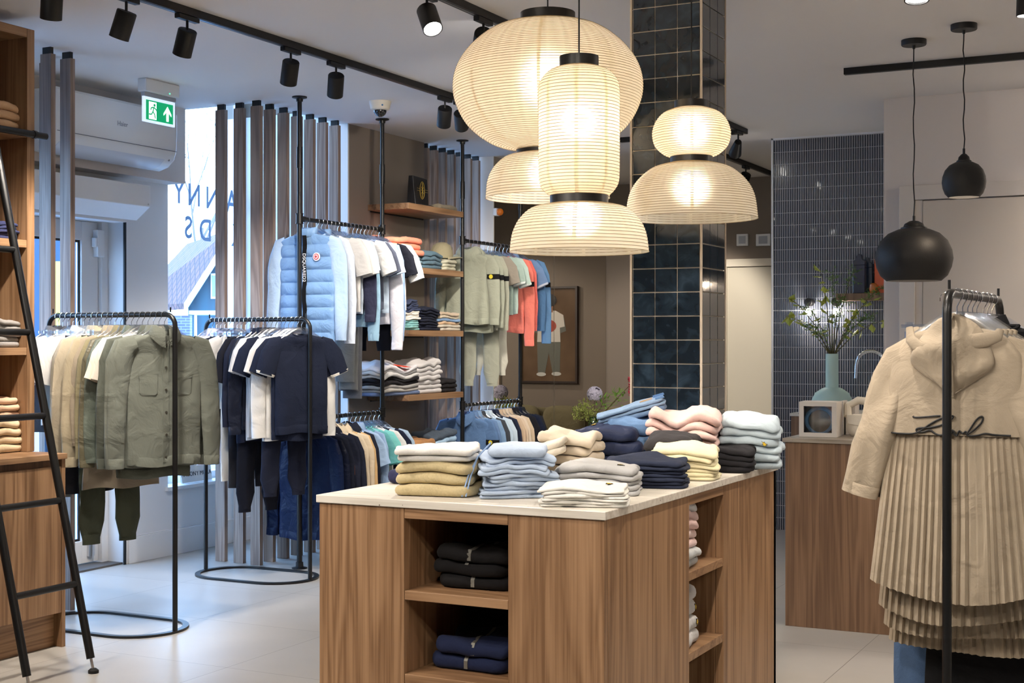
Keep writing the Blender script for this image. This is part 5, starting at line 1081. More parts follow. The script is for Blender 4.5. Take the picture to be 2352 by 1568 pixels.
def r3off(s_, dx): q = r3loc(s_); return (q[0]+wx3[0]*dx, q[1]+wx3[1]*dx, q[2])
top_garment('dress', 'long black dress hanging below the beige coats', 'dress', r3off(0.39, 0.06), PS3, (20,20,22), L=1.34, sw=0.34, hw=0.44, sleeve='none', seed=33, group=G3, where=W3, hang=False); hanger(r3loc(0.39), PS3, W3)
trousers('flared_jeans', 'blue denim flared trousers at the lower left of the right rack', r3off(0.44, -0.10), PS3, (70,94,128), 'denim', L=1.13, w=0.24, seed=31, group=G3, where=W3, leg=0.062)
top_garment('jacket', 'black jacket behind the beige coats on the right rack', 'jacket', r3loc(0.49), PS3, (26,26,28), L=0.6, sw=0.40, sleeve='long', neck='collar', seed=34, group=G3, where=W3)
top_garment('t_shirt', 'peach t-shirt poking out left behind the beige coats', 't-shirt', r3loc(0.55), PS3, (226,196,166), L=0.5, sw=0.42, sleeve='short', seed=35, group=G3, where=W3)
top_garment('cardigan', 'pale pink cardigan at the far end of the right rack', 'cardigan', r3loc(0.62), PS3, (226,212,208), kind='knit', L=0.5, sw=0.42, sleeve='long', seed=36, group=G3, where=W3)
# ================================================================ folded clothes
def pillow_item(name, label, cat, group, base, yaw, w, d_, zb, h, col, kind, seed, droop, plies=1, jit=0.006, logo=None, round_=0.5, stripe=None, tilt=0.0, taper=0.0):
    """one folded garment of a pile; base = pile position, zb = height inside the undeformed pile"""
    rnd = random.Random(seed*31+7); t = thing(name, label, cat, base, yaw, group); fab = fabric(col, kind)
    jx, jy, ja = rnd.uniform(-jit, jit), rnd.uniform(-jit, jit), rnd.uniform(-0.06, 0.06); W0, D0 = w, d_; w = w*rnd.uniform(0.955, 1.02); d_ = d_*rnd.uniform(0.95, 1.03); sk = rnd.uniform(-0.07, 0.07)
    def warp(x, y, z):
        c_ = 1-droop*(0.55*(2*x/w)**2*abs(2*x/w)**0.5+0.45*(max(0, -y)*2/d_)**2.2)+0.20*noise.noise(Vector((x*7, y*7, seed//40*1.7)))+0.10*noise.noise(Vector((x*16, y*16, seed//40*2.7)))
        z2 = z*max(0.55, c_)*(1+tilt*(y/d_)); x = x+sk*y; x2 = x*cos(ja)-y*sin(ja)+jx; y2 = x*sin(ja)+y*cos(ja)+jy
        return (x2, y2, max(0.0006, z2))
    hp = h/plies; mb = MB(); NS = 10
    for p_ in range(plies):
        z0 = zb+p_*hp; ww = w*(1-rnd.uniform(0, 0.045)*(plies > 1)); dd = d_*(1-rnd.uniform(0, 0.05)*(plies > 1)); ox = rnd.uniform(-0.5,0.5)*(w-ww)
        r = min(hp*round_, 0.02); cr_ = rnd.uniform(0.010,0.018); out = []
        for (cx, cy, a0) in ((ww/2-r-cr_, dd/2-r-cr_, 0), (-(ww/2-r-cr_), dd/2-r-cr_, 90), (-(ww/2-r-cr_), -(dd/2-r-cr_), 180), (ww/2-r-cr_, -(dd/2-r-cr_), 270)):
            for q in range(5):
                an = radians(a0+q*22.5); out.append((cx+cr_*cos(an), cy+cr_*sin(an), cos(an), sin(an)))
        O = []
        for i in range(len(out)):     # subdivide straight sides
            A_, B_ = out[i], out[(i+1) % len(out)]; O.append(A_); dist = math.hypot(A_[0]-B_[0], A_[1]-B_[1])
            if dist > 0.06:
                for q in range(1, 8): f = q/8; O.append((A_[0]+(B_[0]-A_[0])*f, A_[1]+(B_[1]-A_[1])*f, A_[2], A_[3]))
        R = []
        def lay(sc, z): return [(ox+x*sc, y*sc, z) for x, y, _, _ in O]
        wr = lambda x, y, z: (0.0045*noise.noise(Vector((x*26+seed, y*26, 0)))+0.004*noise.noise(Vector((x*11+seed, y*30, 3))))*min(1, hp/0.012)
        zt_, zm = z0+hp*0.985, z0+hp*0.015
        rings_ = [[(0,0)]]
        R.append(lay(0.30, zm)); R.append(lay(0.7, zm)); R.append(lay(1.0, zm))
        for q in range(7):
            an = -pi/2+pi*q/6; e_ = r*cos(an)**0.8 if cos(an) > 0 else 0
            R.append([(ox+x+nx*e_+nx*0.012*noise.noise(Vector((x*15+seed*3.3, y*15, p_*5.1))), y+ny*e_+ny*0.014*noise.noise(Vector((x*13, y*13+seed*1.7, p_*2.2))), z0+hp*0.5+hp*0.485*sin(an)) for x, y, nx, ny in O])
        R.append(lay(0.94, zt_)); R.append(lay(0.7, zt_)); R.append(lay(0.45, zt_)); R.append(lay(0.2, zt_))
        R = [[warp(x, y, z+(wr(x, y, z) if j > 6 else 0)) for x, y, z in r_] for j, r_ in enumerate(R)]
        mb.rings(R, True, True)
    o = mb.build('folded_cloth', fab, t, angle=70)
    if stripe:
        m = MB(); zt_ = zb+h
        m.rings([[Vector(warp(x_, y_, zt_))+Vector((0,0,0.0015)) for x_ in (-0.006,0.006)]+[Vector(warp(x_, y_, zt_))+Vector((0,0,-0.001)) for x_ in (0.006,-0.006)] for y_ in [d_*0.4-d_*0.86*q/8 for q in range(9)]]+
               [[Vector(warp(x_, -d_*0.492, zt_-h*f))+Vector((0,-0.002,0)) for x_ in (-0.006,0.006)]+[Vector(warp(x_, -d_*0.48, zt_-h*f)) for x_ in (0.006,-0.006)] for f in (0.25,0.5,0.8)], True, True); m.build('zip', plain('zip_metal', rgb(*stripe), 0.4, 0.4), t)
    if logo:
        lx, ly, onfront, sc = logo
        bird = [(-0.5,0.55),(-0.2,0.35),(0.02,0.5),(0.1,0.2),(0.5,0.15),(0.2,-0.05),(0.28,-0.35),(0.02,-0.2),(-0.12,-0.55),(-0.2,-0.1),(-0.45,-0.15),(-0.22,0.12)]
        for nm, k_, mt, dz in (('emblem_outline', 1.25, plain('emblem_black', rgb(24,22,18), 0.7), 0.0022), ('eagle_emblem', 0.95, plain('emblem_gold', rgb(212,178,40), 0.6), 0.0030)):
            vs = []
            for (u, v) in bird:
                if onfront: q = Vector(warp(lx*w+u*sc*k_, -d_*0.5, zb+h*0.5+v*sc*k_)); q.y = warp(lx*w, -d_*0.5, 0)[1]-dz-0.002
                else: q = Vector(warp(lx*w+u*sc*k_, ly*d_+v*sc*k_, zb+h))+Vector((0,0,dz+0.001))
                vs.append(q)
            n = len(vs); dd_ = Vector((0,0.002,0)) if onfront else Vector((0,0,-0.002)); m = MB(); m.add(vs+[v+dd_ for v in vs], [tuple(range(n)), tuple(range(n,2*n))[::-1]]+[(i,(i+1)%n,n+(i+1)%n,n+i) for i in range(n)]); eo = m.build(nm, mt, t, smooth=False)
    return t
def pile(noun, words, where, x0, x1, pyb, pyt, z, n, cols, D_=0.24, yaw=26.84, kind='jersey', droop=0.18, plies=1, seed=0, logo=None, name=None, cat=None, d=None, jit=0.007, group=None, heights=None, stripe=None, wmul=1.0, tilt=0.0, round_=0.5, hgt=None, off=0.0, lift=0.0, roty=0.0):
    if d is None: d = FPX*(H-z)/(pyb-784)
    px = (x0+x1)/2; w = (x1-x0)*d/FPX*wmul
    ya = radians(yaw); x, y = world((px-1176)/FPX*d, d); ray = Vector(world((px-1176)/FPX, 1.0)).normalized()
    cxy = Vector((x, y))+Vector((-sin(ya), cos(ya)))*(D_/2+off)
    h = hgt or (H-(pyt-784)/FPX*(d+D_*0.75))-z
    hs = heights or [1]*n; tot = sum(hs); zb = 0
    if not isinstance(cols, list): cols = [cols]*n
    for i in range(n):
        hh = h*hs[i]/tot; k_ = n-1-i
        wd = words[i] if isinstance(words, list) else words; nn_ = noun
        pos = '' if n == 1 else (', topmost' if k_ == 0 else ', bottom one' if i == 0 else ', '+nth(k_)+' from top')
        lg = logo.get(k_) if isinstance(logo, dict) else None
        o_q = pillow_item(name or 'folded_'+noun.replace(' ', '_'), 'folded %s %s %s%s' % (wd, nn_, where, pos), cat or noun.split()[-1], group or 'folded clothes '+where, (cxy.x, cxy.y, z+lift+0.0005), ya, w, D_, zb, hh, cols[i], kind, seed*40+i, droop, plies, jit, lg, round_, stripe, tilt)
        if roty: o_q.rotation_euler = (0, roty, ya)
        zb += hh
    return cxy, h
Z0 = IH
LOG = (0.30, -0.30, False, 0.022); LOF = (0.30, 0, True, 0.022)
cA, hA = pile('sweater','mustard beige terry','at the island front left corner',893,1092,1141,1045,Z0,3,(190,174,134),0.28,14,'terry',0.12,1,1,round_=0.55,jit=0.010,wmul=0.97,name='folded_sweater')
pile('shirt','white','on the mustard beige sweaters',898,1085,1141,1045,Z0,2,(212,210,206),0.26,20,'jersey',0.10,1,2,hgt=0.042,lift=hA*0.96,name='folded_shirt')
def pile_on(noun, words, where, cxy, z, w, D_, h, n, cols, yaw, kind='jersey', droop=0.1, plies=1, seed=0, **k):
    """pile given directly in metres"""
    if not isinstance(cols, list): cols = [cols]*n
    zb = 0; hh = h/n; ya = radians(yaw)
    logo = k.pop('logo', {}); nm = k.pop('name', None); cat = k.pop('cat', None); grp = k.pop('group', None); jit = k.pop('jit', 0.007)
    for i in range(n):
        k_ = n-1-i; wd = words[i] if isinstance(words, list) else words
        pos = '' if n == 1 else (', topmost' if k_ == 0 else ', bottom one' if i == 0 else ', '+nth(k_)+' from top')
        pillow_item(nm or 'folded_'+noun.replace(' ', '_'), 'folded %s %s %s%s' % (wd, noun, where, pos), cat or noun.split()[-1], grp or 'folded clothes '+where, (cxy[0], cxy[1], z+0.0005), ya, w, D_, zb, hh, cols[i], kind, seed*40+i, droop, plies, jit, logo.get(k_), k.get('round_', 0.5), k.get('stripe'), k.get('tilt', 0.0))
        zb += hh
cS, hS = pile('shorts','light blue elastic-waist','front centre of the island',1108,1280,1146,1036,Z0,5,(162,178,200),0.25,34,'jersey',0.16,2,3,name='folded_shorts')
pile('shorts','light blue elastic-waist','lying on the light blue pile',1128,1262,1146,1036,Z0,1,(166,182,204),0.24,30,'jersey',0.25,1,33,hgt=0.034,lift=hS*0.95,name='folded_shorts')
ds = thing('drawstring', 'light blue drawstring hanging from the top light blue shorts', 'cord', (cS.x, cS.y, Z0))
m = MB(); ex_ = Vector((ct, st, 0)); ey_ = Vector((-st, ct, 0))
for k_ in range(2): m.tube([ex_*-0.075+ey_*0.02+Vector((0,0,hS+0.030)), ex_*-0.115+ey_*(-0.03)+Vector((0,0,hS-0.01)), ex_*(-0.135-0.008*k_)+ey_*(-0.07)+Vector((0,0,hS*0.5)), ex_*(-0.150-0.012*k_)+ey_*(-0.095)+Vector((0,0,0.004))], 0.0025, 6)
m.build('cord', fabric((140,166,204)), ds)
pile('t-shirt','white','at the near right corner of the island',1236,1446,1166,1104,Z0,3,(214,212,206),0.20,20,'jersey',0.26,2,4,logo={0:(0.28,0.05,False,0.018)},name='folded_t_shirt')
pile('sweater','pale grey','behind the white corner pile',1274,1466,1138,1060,Z0,5,(166,166,166),0.22,18,'jersey',0.18,1,5,logo={0:(0.30,-0.22,False,0.02)},heights=[1,1,1,1,1.5],name='folded_sweater')
pile('sweatshirt','marl grey rolled','behind the pale grey pile',1246,1376,1078,992,Z0,3,(140,139,137),0.20,24,'terry',0.08,1,6,logo={0:(0.24,0,True,0.022),1:(0.12,0,True,0.022)},name='folded_sweatshirt',round_=0.6)
pile('sweater','dark navy','in the middle of the island front right',1384,1574,1122,1044,Z0,7,(40,46,64),0.21,16,'jersey',0.20,1,7,heights=[1,1,1,1,1,1.1,1.6],name='folded_sweater')
pile('jacket','navy rolled','behind the marl grey sweatshirts',1318,1474,1080,972,Z0,3,(38,46,72),0.20,20,'shiny',0.10,1,8,logo={0:(-0.2,-0.1,False,0.02)},name='folded_jacket',round_=0.6)
pile('sweater','butter yellow','right of the navy sweaters',1492,1646,1103,1012,Z0,7,(216,206,170),0.22,14,'jersey',0.26,1,9,heights=[0.8,1,1,1,1,1,1.4],logo={0:(-0.05,0.2,False,0.018)},name='folded_sweater')
pile('t-shirt','black','between the yellow and pale blue piles',1606,1728,1086,1022,Z0,4,(34,33,36),0.20,12,'jersey',0.18,1,10,name='folded_t_shirt')
pile('sweatshirt','blush pink','towards the back right of the island',1482,1648,1050,932,Z0,7,(212,180,172),0.24,12,'jersey',0.16,1,11,name='folded_sweatshirt',heights=[1,1,1,1,1,1,1.3],d=5.15)
pile('sweatshirt','pale ice blue','at the far right end of the island',1652,1790,1072,954,Z0,6,(172,186,194),0.20,14,'jersey',0.16,1,12,logo={2:(0.32,0,True,0.02)},name='folded_sweatshirt',d=5.2)
pile('shirt','charcoal','between the navy and pink piles',1468,1590,1062,990,Z0,3,(52,50,52),0.25,10,'jersey',0.2,1,13,name='folded_shirt',d=4.95)
cJ, hJ = pile('jeans','stonewashed blue','behind the navy jackets, base stack',1385,1525,1000,952,Z0,3,(92,122,160),0.22,8,'denim',0.05,1,14,name='folded_jeans',d=5.25)
jt = thing('folded_jeans', 'stonewashed jeans with waistband up, lying tilted on top of the blue pile', 'jeans', tuple(P(1448, 1000, None, d=5.42).xy)+(Z0+hJ*0.9,), 0)
pillow_item('folded_jeans','upper tilted stonewashed jeans behind the navy jackets, second from top','jeans','folded jeans behind the navy jackets',tuple(P(1455, 1000, None, d=5.40).xy)+(Z0+hJ*0.92,),radians(14),0.27,0.22,0,0.022,(88,112,142),'denim',701,0.05,1).rotation_euler = (0,radians(-17),radians(18))
tj = pillow_item('folded_jeans','topmost tilted stonewashed jeans with visible waistband','jeans','folded jeans behind the navy jackets',tuple(P(1452, 1000, None, d=5.40).xy)+(Z0+hJ*0.92+0.024,),radians(14),0.27,0.22,0,0.030,(112,136,164),'denim',702,0.05,2); tj.rotation_euler = (0,radians(-17),radians(22))
bpy.data.objects.remove(jt)
m = MB(); m.rings([[(0.118+dx, y, 0.031+dz) for dx, dz in ((-0.018,-0.004),(-0.016,0.004),(0.014,0.004),(0.018,-0.006))] for y in (-0.095,0,0.095)], True, True); m.build('waistband', fabric((96,130,172),'denim'), tj, angle=60)
m = MB()
for y_ in (-0.06,0.0,0.06): m.box(0.095,0.139,y_-0.005,y_+0.005,0.034,0.038)
m.build('belt_loops', fabric((76,108,150),'denim'), tj, smooth=False)
m = MB(); m.tube([(0.09-0.05*sin(a_), -0.045+0.045*cos(a_)*1.0, 0.033) for a_ in [pi*q/12 for q in range(13)]], 0.0015, 5); m.build('pocket_stitching', plain('tan_thread', rgb(176,140,96), 0.7), tj)
pile('sweatpants','oatmeal','at the back left of the island, base stack',1215,1350,1030,985,Z0,4,(198,186,168),0.22,2,'jersey',0.12,1,16,name='folded_sweatpants',d=5.0)
cz = P(1232, 1000, None, d=4.95)
for i in range(2):
    pillow_item('folded_jeans', ['lower cream trousers tilted at the back left of the island','upper cream trousers tilted at the back left of the island'][i],'trousers','tilted cream trousers',(cz.x,cz.y,Z0+0.055+0.024*i),0,0.235,0.20,0,0.024,(206,198,184),'jersey',720+i,0.08,1).rotation_euler = (0,radians(-20),radians(24))
pile('shirt','light blue','between the mustard and light blue piles',1075,1150,1092,1040,Z0,2,(150,174,198),0.22,20,'jersey',0.15,1,17,name='folded_shirt')
pile('sweater','dark blue','behind the mustard beige sweaters',884,960,1112,1075,Z0,1,(44,46,74),0.18,14,'jersey',0.1,1,18,name='folded_sweater')
# cubbies of the island
fyc = IY0+0.30
for i, (zc, col, wd, n, px0, px1, hh) in enumerate(((ZS[0],(26,25,26),'black zip-up',3,986,1152,0.040),(ZS[1],(38,46,76),'navy blue zip-up',2,980,1146,0.046))):
    xa, xb = Xon(px0, IY0+0.10), Xon(px1, IY0+0.10)
    pile_on('jacket', wd, 'in the %s front cubby' % ('upper','lower')[i], ((xa+xb)/2, IY0+0.10+0.14), zc, xb-xa, 0.26, hh*n, n, col, 3, 'jersey', 0.04, 1, 21+i, stripe=(130,128,120), round_=0.6, name='folded_jacket')
xa = Xon(1100, IY0+0.4); pile_on('jacket', 'black quilted', 'at the back of the upper front cubby', (xa+0.06, IY0+0.43), ZS[0], 0.20, 0.11, 0.19, 3, (20,19,20), 2, 'jersey', 0.05, 1, 23, name='folded_jacket')
pile_on('jacket', 'black padded', 'at the back of the lower front cubby', (xa+0.06, IY0+0.43), ZS[1], 0.20, 0.11, 0.17, 3, (20,19,22), 2, 'jersey', 0.05, 1, 24, name='folded_jacket')
ym = IY0+(q1+q2)/2
xq = IX1-0.14
P1 = [('pale grey',(186,190,190)),('pale grey',(186,190,190)),('blush pink',(226,196,190)),('blush pink',(228,202,196)),('blush pink',(224,190,184)),('blush pink',(226,196,190)),('light grey',(196,198,200))]
ys = IY0+q1+0.105
pile_on('sweatshirt', [q[0] for q in P1], 'in the upper side cubby', (xq, ys), ZQ[0], 0.19, 0.21, 0.225, 7, [q[1] for q in P1], 94, 'jersey', 0.10, 1, 25, name='folded_sweatshirt')
pile_on('sweatshirt', 'light grey emblem', 'in the lower side cubby', (xq, ys), ZQ[1], 0.19, 0.21, 0.205, 4, (192,190,188), 94, 'jersey', 0.10, 1, 26, name='folded_sweatshirt', logo={0:(0.30,-0.2,False,0.02),1:(0.34,0,True,0.02),2:(0.30,0,True,0.02)}, round_=0.6)
cp = thing('baseball_cap', 'dark green cap lying over bagged clothes at the bottom of the side cubby', 'cap', (xq+0.02, ys-0.02, 0.20))
m = MB(); m.lathe([(0.075,0),(0.078,0.03),(0.068,0.065),(0.04,0.09),(0.001,0.098)], 28); m.build('crown', fabric((52,66,52)), cp)
m = MB(); R_ = []
for q in range(13):
    an = -pi/2+pi*(q-6)/6*0.42+pi/2+0.3; R_.append([(0.076*cos(an), 0.076*sin(an), 0.004), (0.135*cos(an), 0.125*sin(an), -0.004), (0.135*cos(an), 0.125*sin(an), -0.008), (0.076*cos(an), 0.076*sin(an), 0.0)])
m.rings(R_, True, True); m.build('peak', fabric((52,66,52)), cp)
bgg = thing('plastic_bag', 'clear plastic bag of dark clothes at the bottom of the side cubby', 'bag', (xq, ys, 0.05))
m = MB(); m.rings([[(0.10*s_*math.copysign(abs(cos(q))**0.6, cos(q))+0.012*noise.noise(Vector((q*2, zz*20, 1))), 0.09*s_*sin(q)+0.012*noise.noise(Vector((q*3, zz*18, 4))), zz) for q in [2*pi*i/28 for i in range(28)]] for s_, zz in ((0.8,0.001),(1,0.02),(0.98,0.06),(0.8,0.10),(0.45,0.125),(0.1,0.145))], True, True); m.build('clear_film', clear('thin_film', (0.85,0.87,0.88,1), 0.5, 0.1), bgg)
# ---- piles on the oak wall shelves  (x0, x1 pixels, on the front edge)
def shelf_pile(noun, words, where, level, px0, px1, hgt, n, cols, seed, D_=0.24, kind='jersey', xoff=0.03, yaw=90, droop=0.10, **k):
    z = SHELVES[level]; X = -5.02-xoff; ya, yb = Yon(px0, X), Yon(px1, X)
    pile_on(noun, words, where, (X-D_/2, (ya+yb)/2), z, abs(yb-ya), D_, hgt, n, cols, yaw, kind, droop, 1, seed, **k)
z1 = SHELVES[1]
shelf_pile('trousers','dusty blue','left on the second oak shelf',1,925,972,0.085,3,(112,142,156),31,name='folded_trousers')
def shelf_pile_z(noun, words, where, zz, px0, px1, hgt, n, cols, seed, D_=0.26, kind='jersey', xoff=0.03, yaw=90, **k):
    X = -5.02-xoff; ya, yb = Yon(px0, X), Yon(px1, X)
    pile_on(noun, words, where, (X-D_/2, (ya+yb)/2), zz, abs(yb-ya), D_, hgt, n, cols, yaw, kind, k.pop('droop', 0.10), 1, seed, **k)
shelf_pile_z('sweatshirt','coral orange','on top of the dusty blue trousers',z1+0.084,906,976,0.125,3,(240,146,118),32,name='folded_sweatshirt')
shelf_pile('trousers','teal grey','in the middle of the second oak shelf',1,972,1020,0.125,4,(88,116,132),33,name='folded_trousers',xoff=0.04)
shelf_pile('trousers','pale sage','right on the second oak shelf',1,1020,1052,0.085,3,(190,188,166),34,name='folded_trousers',xoff=0.03)
cpz = z1+0.086; X = -5.16; cy_ = Yon(1010, X)
cp = thing('baseball_cap', 'olive beige baseball cap on the folded trousers of the second oak shelf', 'cap', (X, cy_+0.03, cpz+0.04), radians(-20))
CF = fabric((158,150,122))
m = MB(); m.lathe([(0.082,-0.03),(0.086,0.0),(0.083,0.03),(0.066,0.068),(0.035,0.088),(0.001,0.094)], 32); m.build('crown', CF, cp)
m = MB(); R_ = []
for q in range(15):
    an = radians(-10)+radians(100)*q/14; kk = sin(pi*q/14); R_.append([(0.083*cos(an),0.083*sin(an),-0.018),((0.095+0.06*kk)*cos(an),(0.095+0.06*kk)*sin(an),-0.022-0.016*(1-kk)),((0.095+0.06*kk)*cos(an),(0.095+0.06*kk)*sin(an),-0.026-0.016*(1-kk)),(0.083*cos(an),0.083*sin(an),-0.023)])
m.rings(R_, True, True); m.build('peak', CF, cp)
m = MB(); m.tube([(0.078*cos(radians(40))+0.02*sin(q)*0.7, 0.078*sin(radians(40))-0.02*sin(q)*0.7, 0.035+0.02*cos(q)) for q in [2*pi*i/20 for i in range(20)]], 0.0012, 5, closed=True); m.build('round_stitching', plain('olive_thread', rgb(120,114,90), 0.7), cp)
z2 = SHELVES[2]
mx_ = lambda *p: [q for q, n_ in p for _ in range(n_)]
shelf_pile('t-shirt',mx_(('turquoise striped',5),('white',4),('slate blue',5)),'left on the third oak shelf',2,930,966,0.205,14,mx_(((140,196,196),5),((232,226,216),4),((62,70,96),5)),35,name='folded_t_shirt',droop=0.05)
shelf_pile('trousers','dark navy','in the middle of the third oak shelf',2,966,1012,0.165,8,(34,38,54),36,name='folded_trousers',droop=0.06)
shelf_pile('t-shirt',['oatmeal','stone','tan','pale blue','sand','beige'],'right on the third oak shelf',2,1010,1060,0.130,6,[(206,198,184),(196,188,172),(204,172,140),(120,150,186),(206,192,168),(196,176,152)],37,name='folded_t_shirt',droop=0.05)
shelf_pile('sweatshirt',['denim blue','light grey','marl grey','charcoal black','black','white printed','white printed','white printed'],'left on the fourth oak shelf',3,872,965,0.215,8,[(96,112,146),(186,182,176),(160,158,156),(40,38,42),(34,33,37),WHT,WHT,(236,234,238)],38,D_=0.30,name='folded_sweatshirt',droop=0.14)
shelf_pile('sweatshirt','white','in the middle of the fourth oak shelf',3,962,1018,0.235,7,(206,203,202),39,name='folded_sweatshirt',droop=0.08)
shelf_pile('hoodie','black','right on the fourth oak shelf',3,1016,1052,0.11,3,(34,32,34),41,name='folded_hoodie',droop=0.2)
z = SHELVES[3]+0.203; X = -5.12; y0 = Yon(905, X)
m = MB(); m.box(-0.06,0.06,-0.05,0.05,0,0.002); o = tag(m.build('red_print_card', plain('red_orange_print', rgb(226,72,44), 0.6), None, smooth=False, loc=(X+0.02, y0+0.05, z)), 'bright red printed square on the top white sweatshirt of the fourth shelf', 'print'); o.rotation_euler = (0, radians(8), radians(10))
shelf_pile('shirt',['steel blue','light blue','light blue'],'left on the lowest oak shelf',4,885,955,0.14,3,[(80,110,150),(150,186,216),(160,194,222)],42,name='folded_shirt')
shelf_pile('shirt','toffee brown','in the middle of the lowest oak shelf',4,955,1000,0.13,2,(176,128,84),43,name='folded_shirt')
shelf_pile('jeans',['mid blue','light blue','light blue','dark grey'],'right on the lowest oak shelf',4,1000,1055,0.165,4,[(120,150,184),(150,182,212),(160,190,216),(70,82,96)],44,name='folded_jeans',kind='denim')
z0_ = SHELVES[0]; X = -5.12; ya = Yon(938, X)
t = thing('gift_bag', 'black carry bag with gold compass emblem on the top oak shelf', 'bag', (X, Yon(960, X), z0_+0.001), radians(98))
m = MB(); m.rings([[(x*q, y*(1-0.5*zz), zz*0.21) for x, y in ((-0.13,-0.035),(0.13,-0.035),(0.13,0.035),(-0.13,0.035))] for q, zz in ((0.93,0),(1,0.5),(1.02,1.0))], True, True); m.build('bag_body', plain('black_paper', rgb(20,20,22), 0.45, bump=0.3, bscale=30), t, smooth=False, bevel=0.004)
GD = plain('gold_print', rgb(190,160,60), 0.4)
m = MB(); m.tube([(0.042*cos(q), -0.034, 0.115+0.062*sin(q)) for q in [2*pi*i/32 for i in range(32)]], 0.0018, 5, closed=True)
for x0_, x1_ in ((-0.10,-0.05),(0.05,0.10)):
    for dz in (-0.008,0.008): m.tube([(x0_,-0.036,0.115+dz),(x1_,-0.036,0.115+dz)], 0.0012, 4)
m.tube([(0,-0.035,0.06),(0,-0.035,0.17)], 0.002, 4); m.tube([(-0.03,-0.036,0.115),(0.03,-0.036,0.115)], 0.002, 4); m.tube([(-0.018,-0.036,0.09),(0.018,-0.036,0.14)], 0.0015, 4); m.tube([(0.018,-0.036,0.09),(-0.018,-0.036,0.14)], 0.0015, 4)
m.build('compass_emblem', GD, t)
shelf_pile('shirt','dark flat','beside the black bag on the top oak shelf',0,965,1000,0.012,1,(40,38,40),45,D_=0.22,name='folded_shirt')
shelf_pile('cap','khaki rolled','at the right on the top oak shelf',0,1010,1056,0.04,1,(132,122,104),46,D_=0.12,name='rolled_cap',droop=0.2)
# ---- bookcase piles at the left edge
def book_pile(noun, words, where, z, py_off, n, h, cols, seed, px1, w=0.28, kind='jersey', **k):
    X = -4.93; y1 = Yon(px1, X); pile_on(noun, words, where, (X-0.14, y1-w/2), z, w, 0.25, h, n, cols, 90, kind, 0.10, 1, seed, name='folded_'+noun, **k)
book_pile('sweater','camel','on the top shelf of the bookcase',SH[0],0,3,0.125,(206,168,130),50,58)
book_pile('trousers','navy','on the second shelf of the bookcase',SH[1],0,5,0.078,(52,56,88),51,52)
book_pile('sweater','marl grey','on the third shelf of the bookcase',SH[2],0,5,0.135,(140,136,132),52,58)
book_pile('sweater','sand beige','in the lowest bookcase compartment, front pile',0.889,0,4,0.155,(212,190,156),53,62)
book_pile('sweater','peach beige','in the lowest bookcase compartment, upper stack',0.889+0.157,0,3,0.105,(216,180,150),54,58)
# ---------------------------------------------------------------- corner seat, table and flowers (also seen in the mirror)
OV = fabric((118,110,84))
bn = thing('upholstered_bench', 'olive upholstered bench with cushions standing before the mirror corner', 'bench', (-4.72,11.75,0))
part('base_frame', boxes((-0.45,0.45,-0.30,0.35,0.06,0.30)), BLACKM, bn, 0.01)
m = MB(); m.rings(pillow(0.92,0.66,0.16,zc=0.30), True, True); m.build('seat_cushion', OV, bn)
for x_ in (-0.23,0.23):
    m = MB(); m.rings([[(x+x_, z_*1.0+0.24, y+0.62) for x, y, z_ in r_] for r_ in pillow(0.44,0.34,0.14)], True, True); m.build('back_cushion', OV, bn)
part('backrest', boxes((-0.46,0.46,0.40,0.46,0.30,0.76)), OV, bn, 0.01)
st_ = thing('side_table', 'small round dark side table holding the flower vase', 'table', (-4.80,11.05,0))
m = MB(); m.lathe([(0.001,0.52),(0.20,0.52),(0.20,0.545),(0.001,0.545)], 32); m.build('table_top', WOODK, st_); m = MB(); m.tube([(0,0,0.015),(0,0,0.52)], 0.015, 12); m.lathe([(0.001,0),(0.14,0),(0.14,0.014),(0.001,0.014)], 28); m.build('pedestal', BLACKM, st_)
vs_ = thing('flower_vase', 'green glass vase hidden behind the island clothes, holding flowers', 'vase', (-4.80,11.05,0.546))
m = MB(); m.lathe([(0.001,0),(0.05,0),(0.06,0.06),(0.045,0.16),(0.035,0.20),(0.032,0.20),(0.03,0.02)], 28); m.build('body', clear('green_glass', (0.6,0.8,0.65,1), 0.4, 0.05), vs_)
fl = thing('flower_bouquet', 'bouquet with a lilac hydrangea and green foliage behind the cream jeans', 'flowers', (-4.80,11.05,0.70))
def cam(dx, z): return Vector((dx*ct, dx*st, z))
sp = P(1366, 905, None, d=depth(-4.80,11.05)) ; 
base_px = lambda px, py: Vector(P(px, py, None, d=depth(-4.80,11.05)))-Vector((-4.80,11.05,0.70))
rnd = random.Random(5)
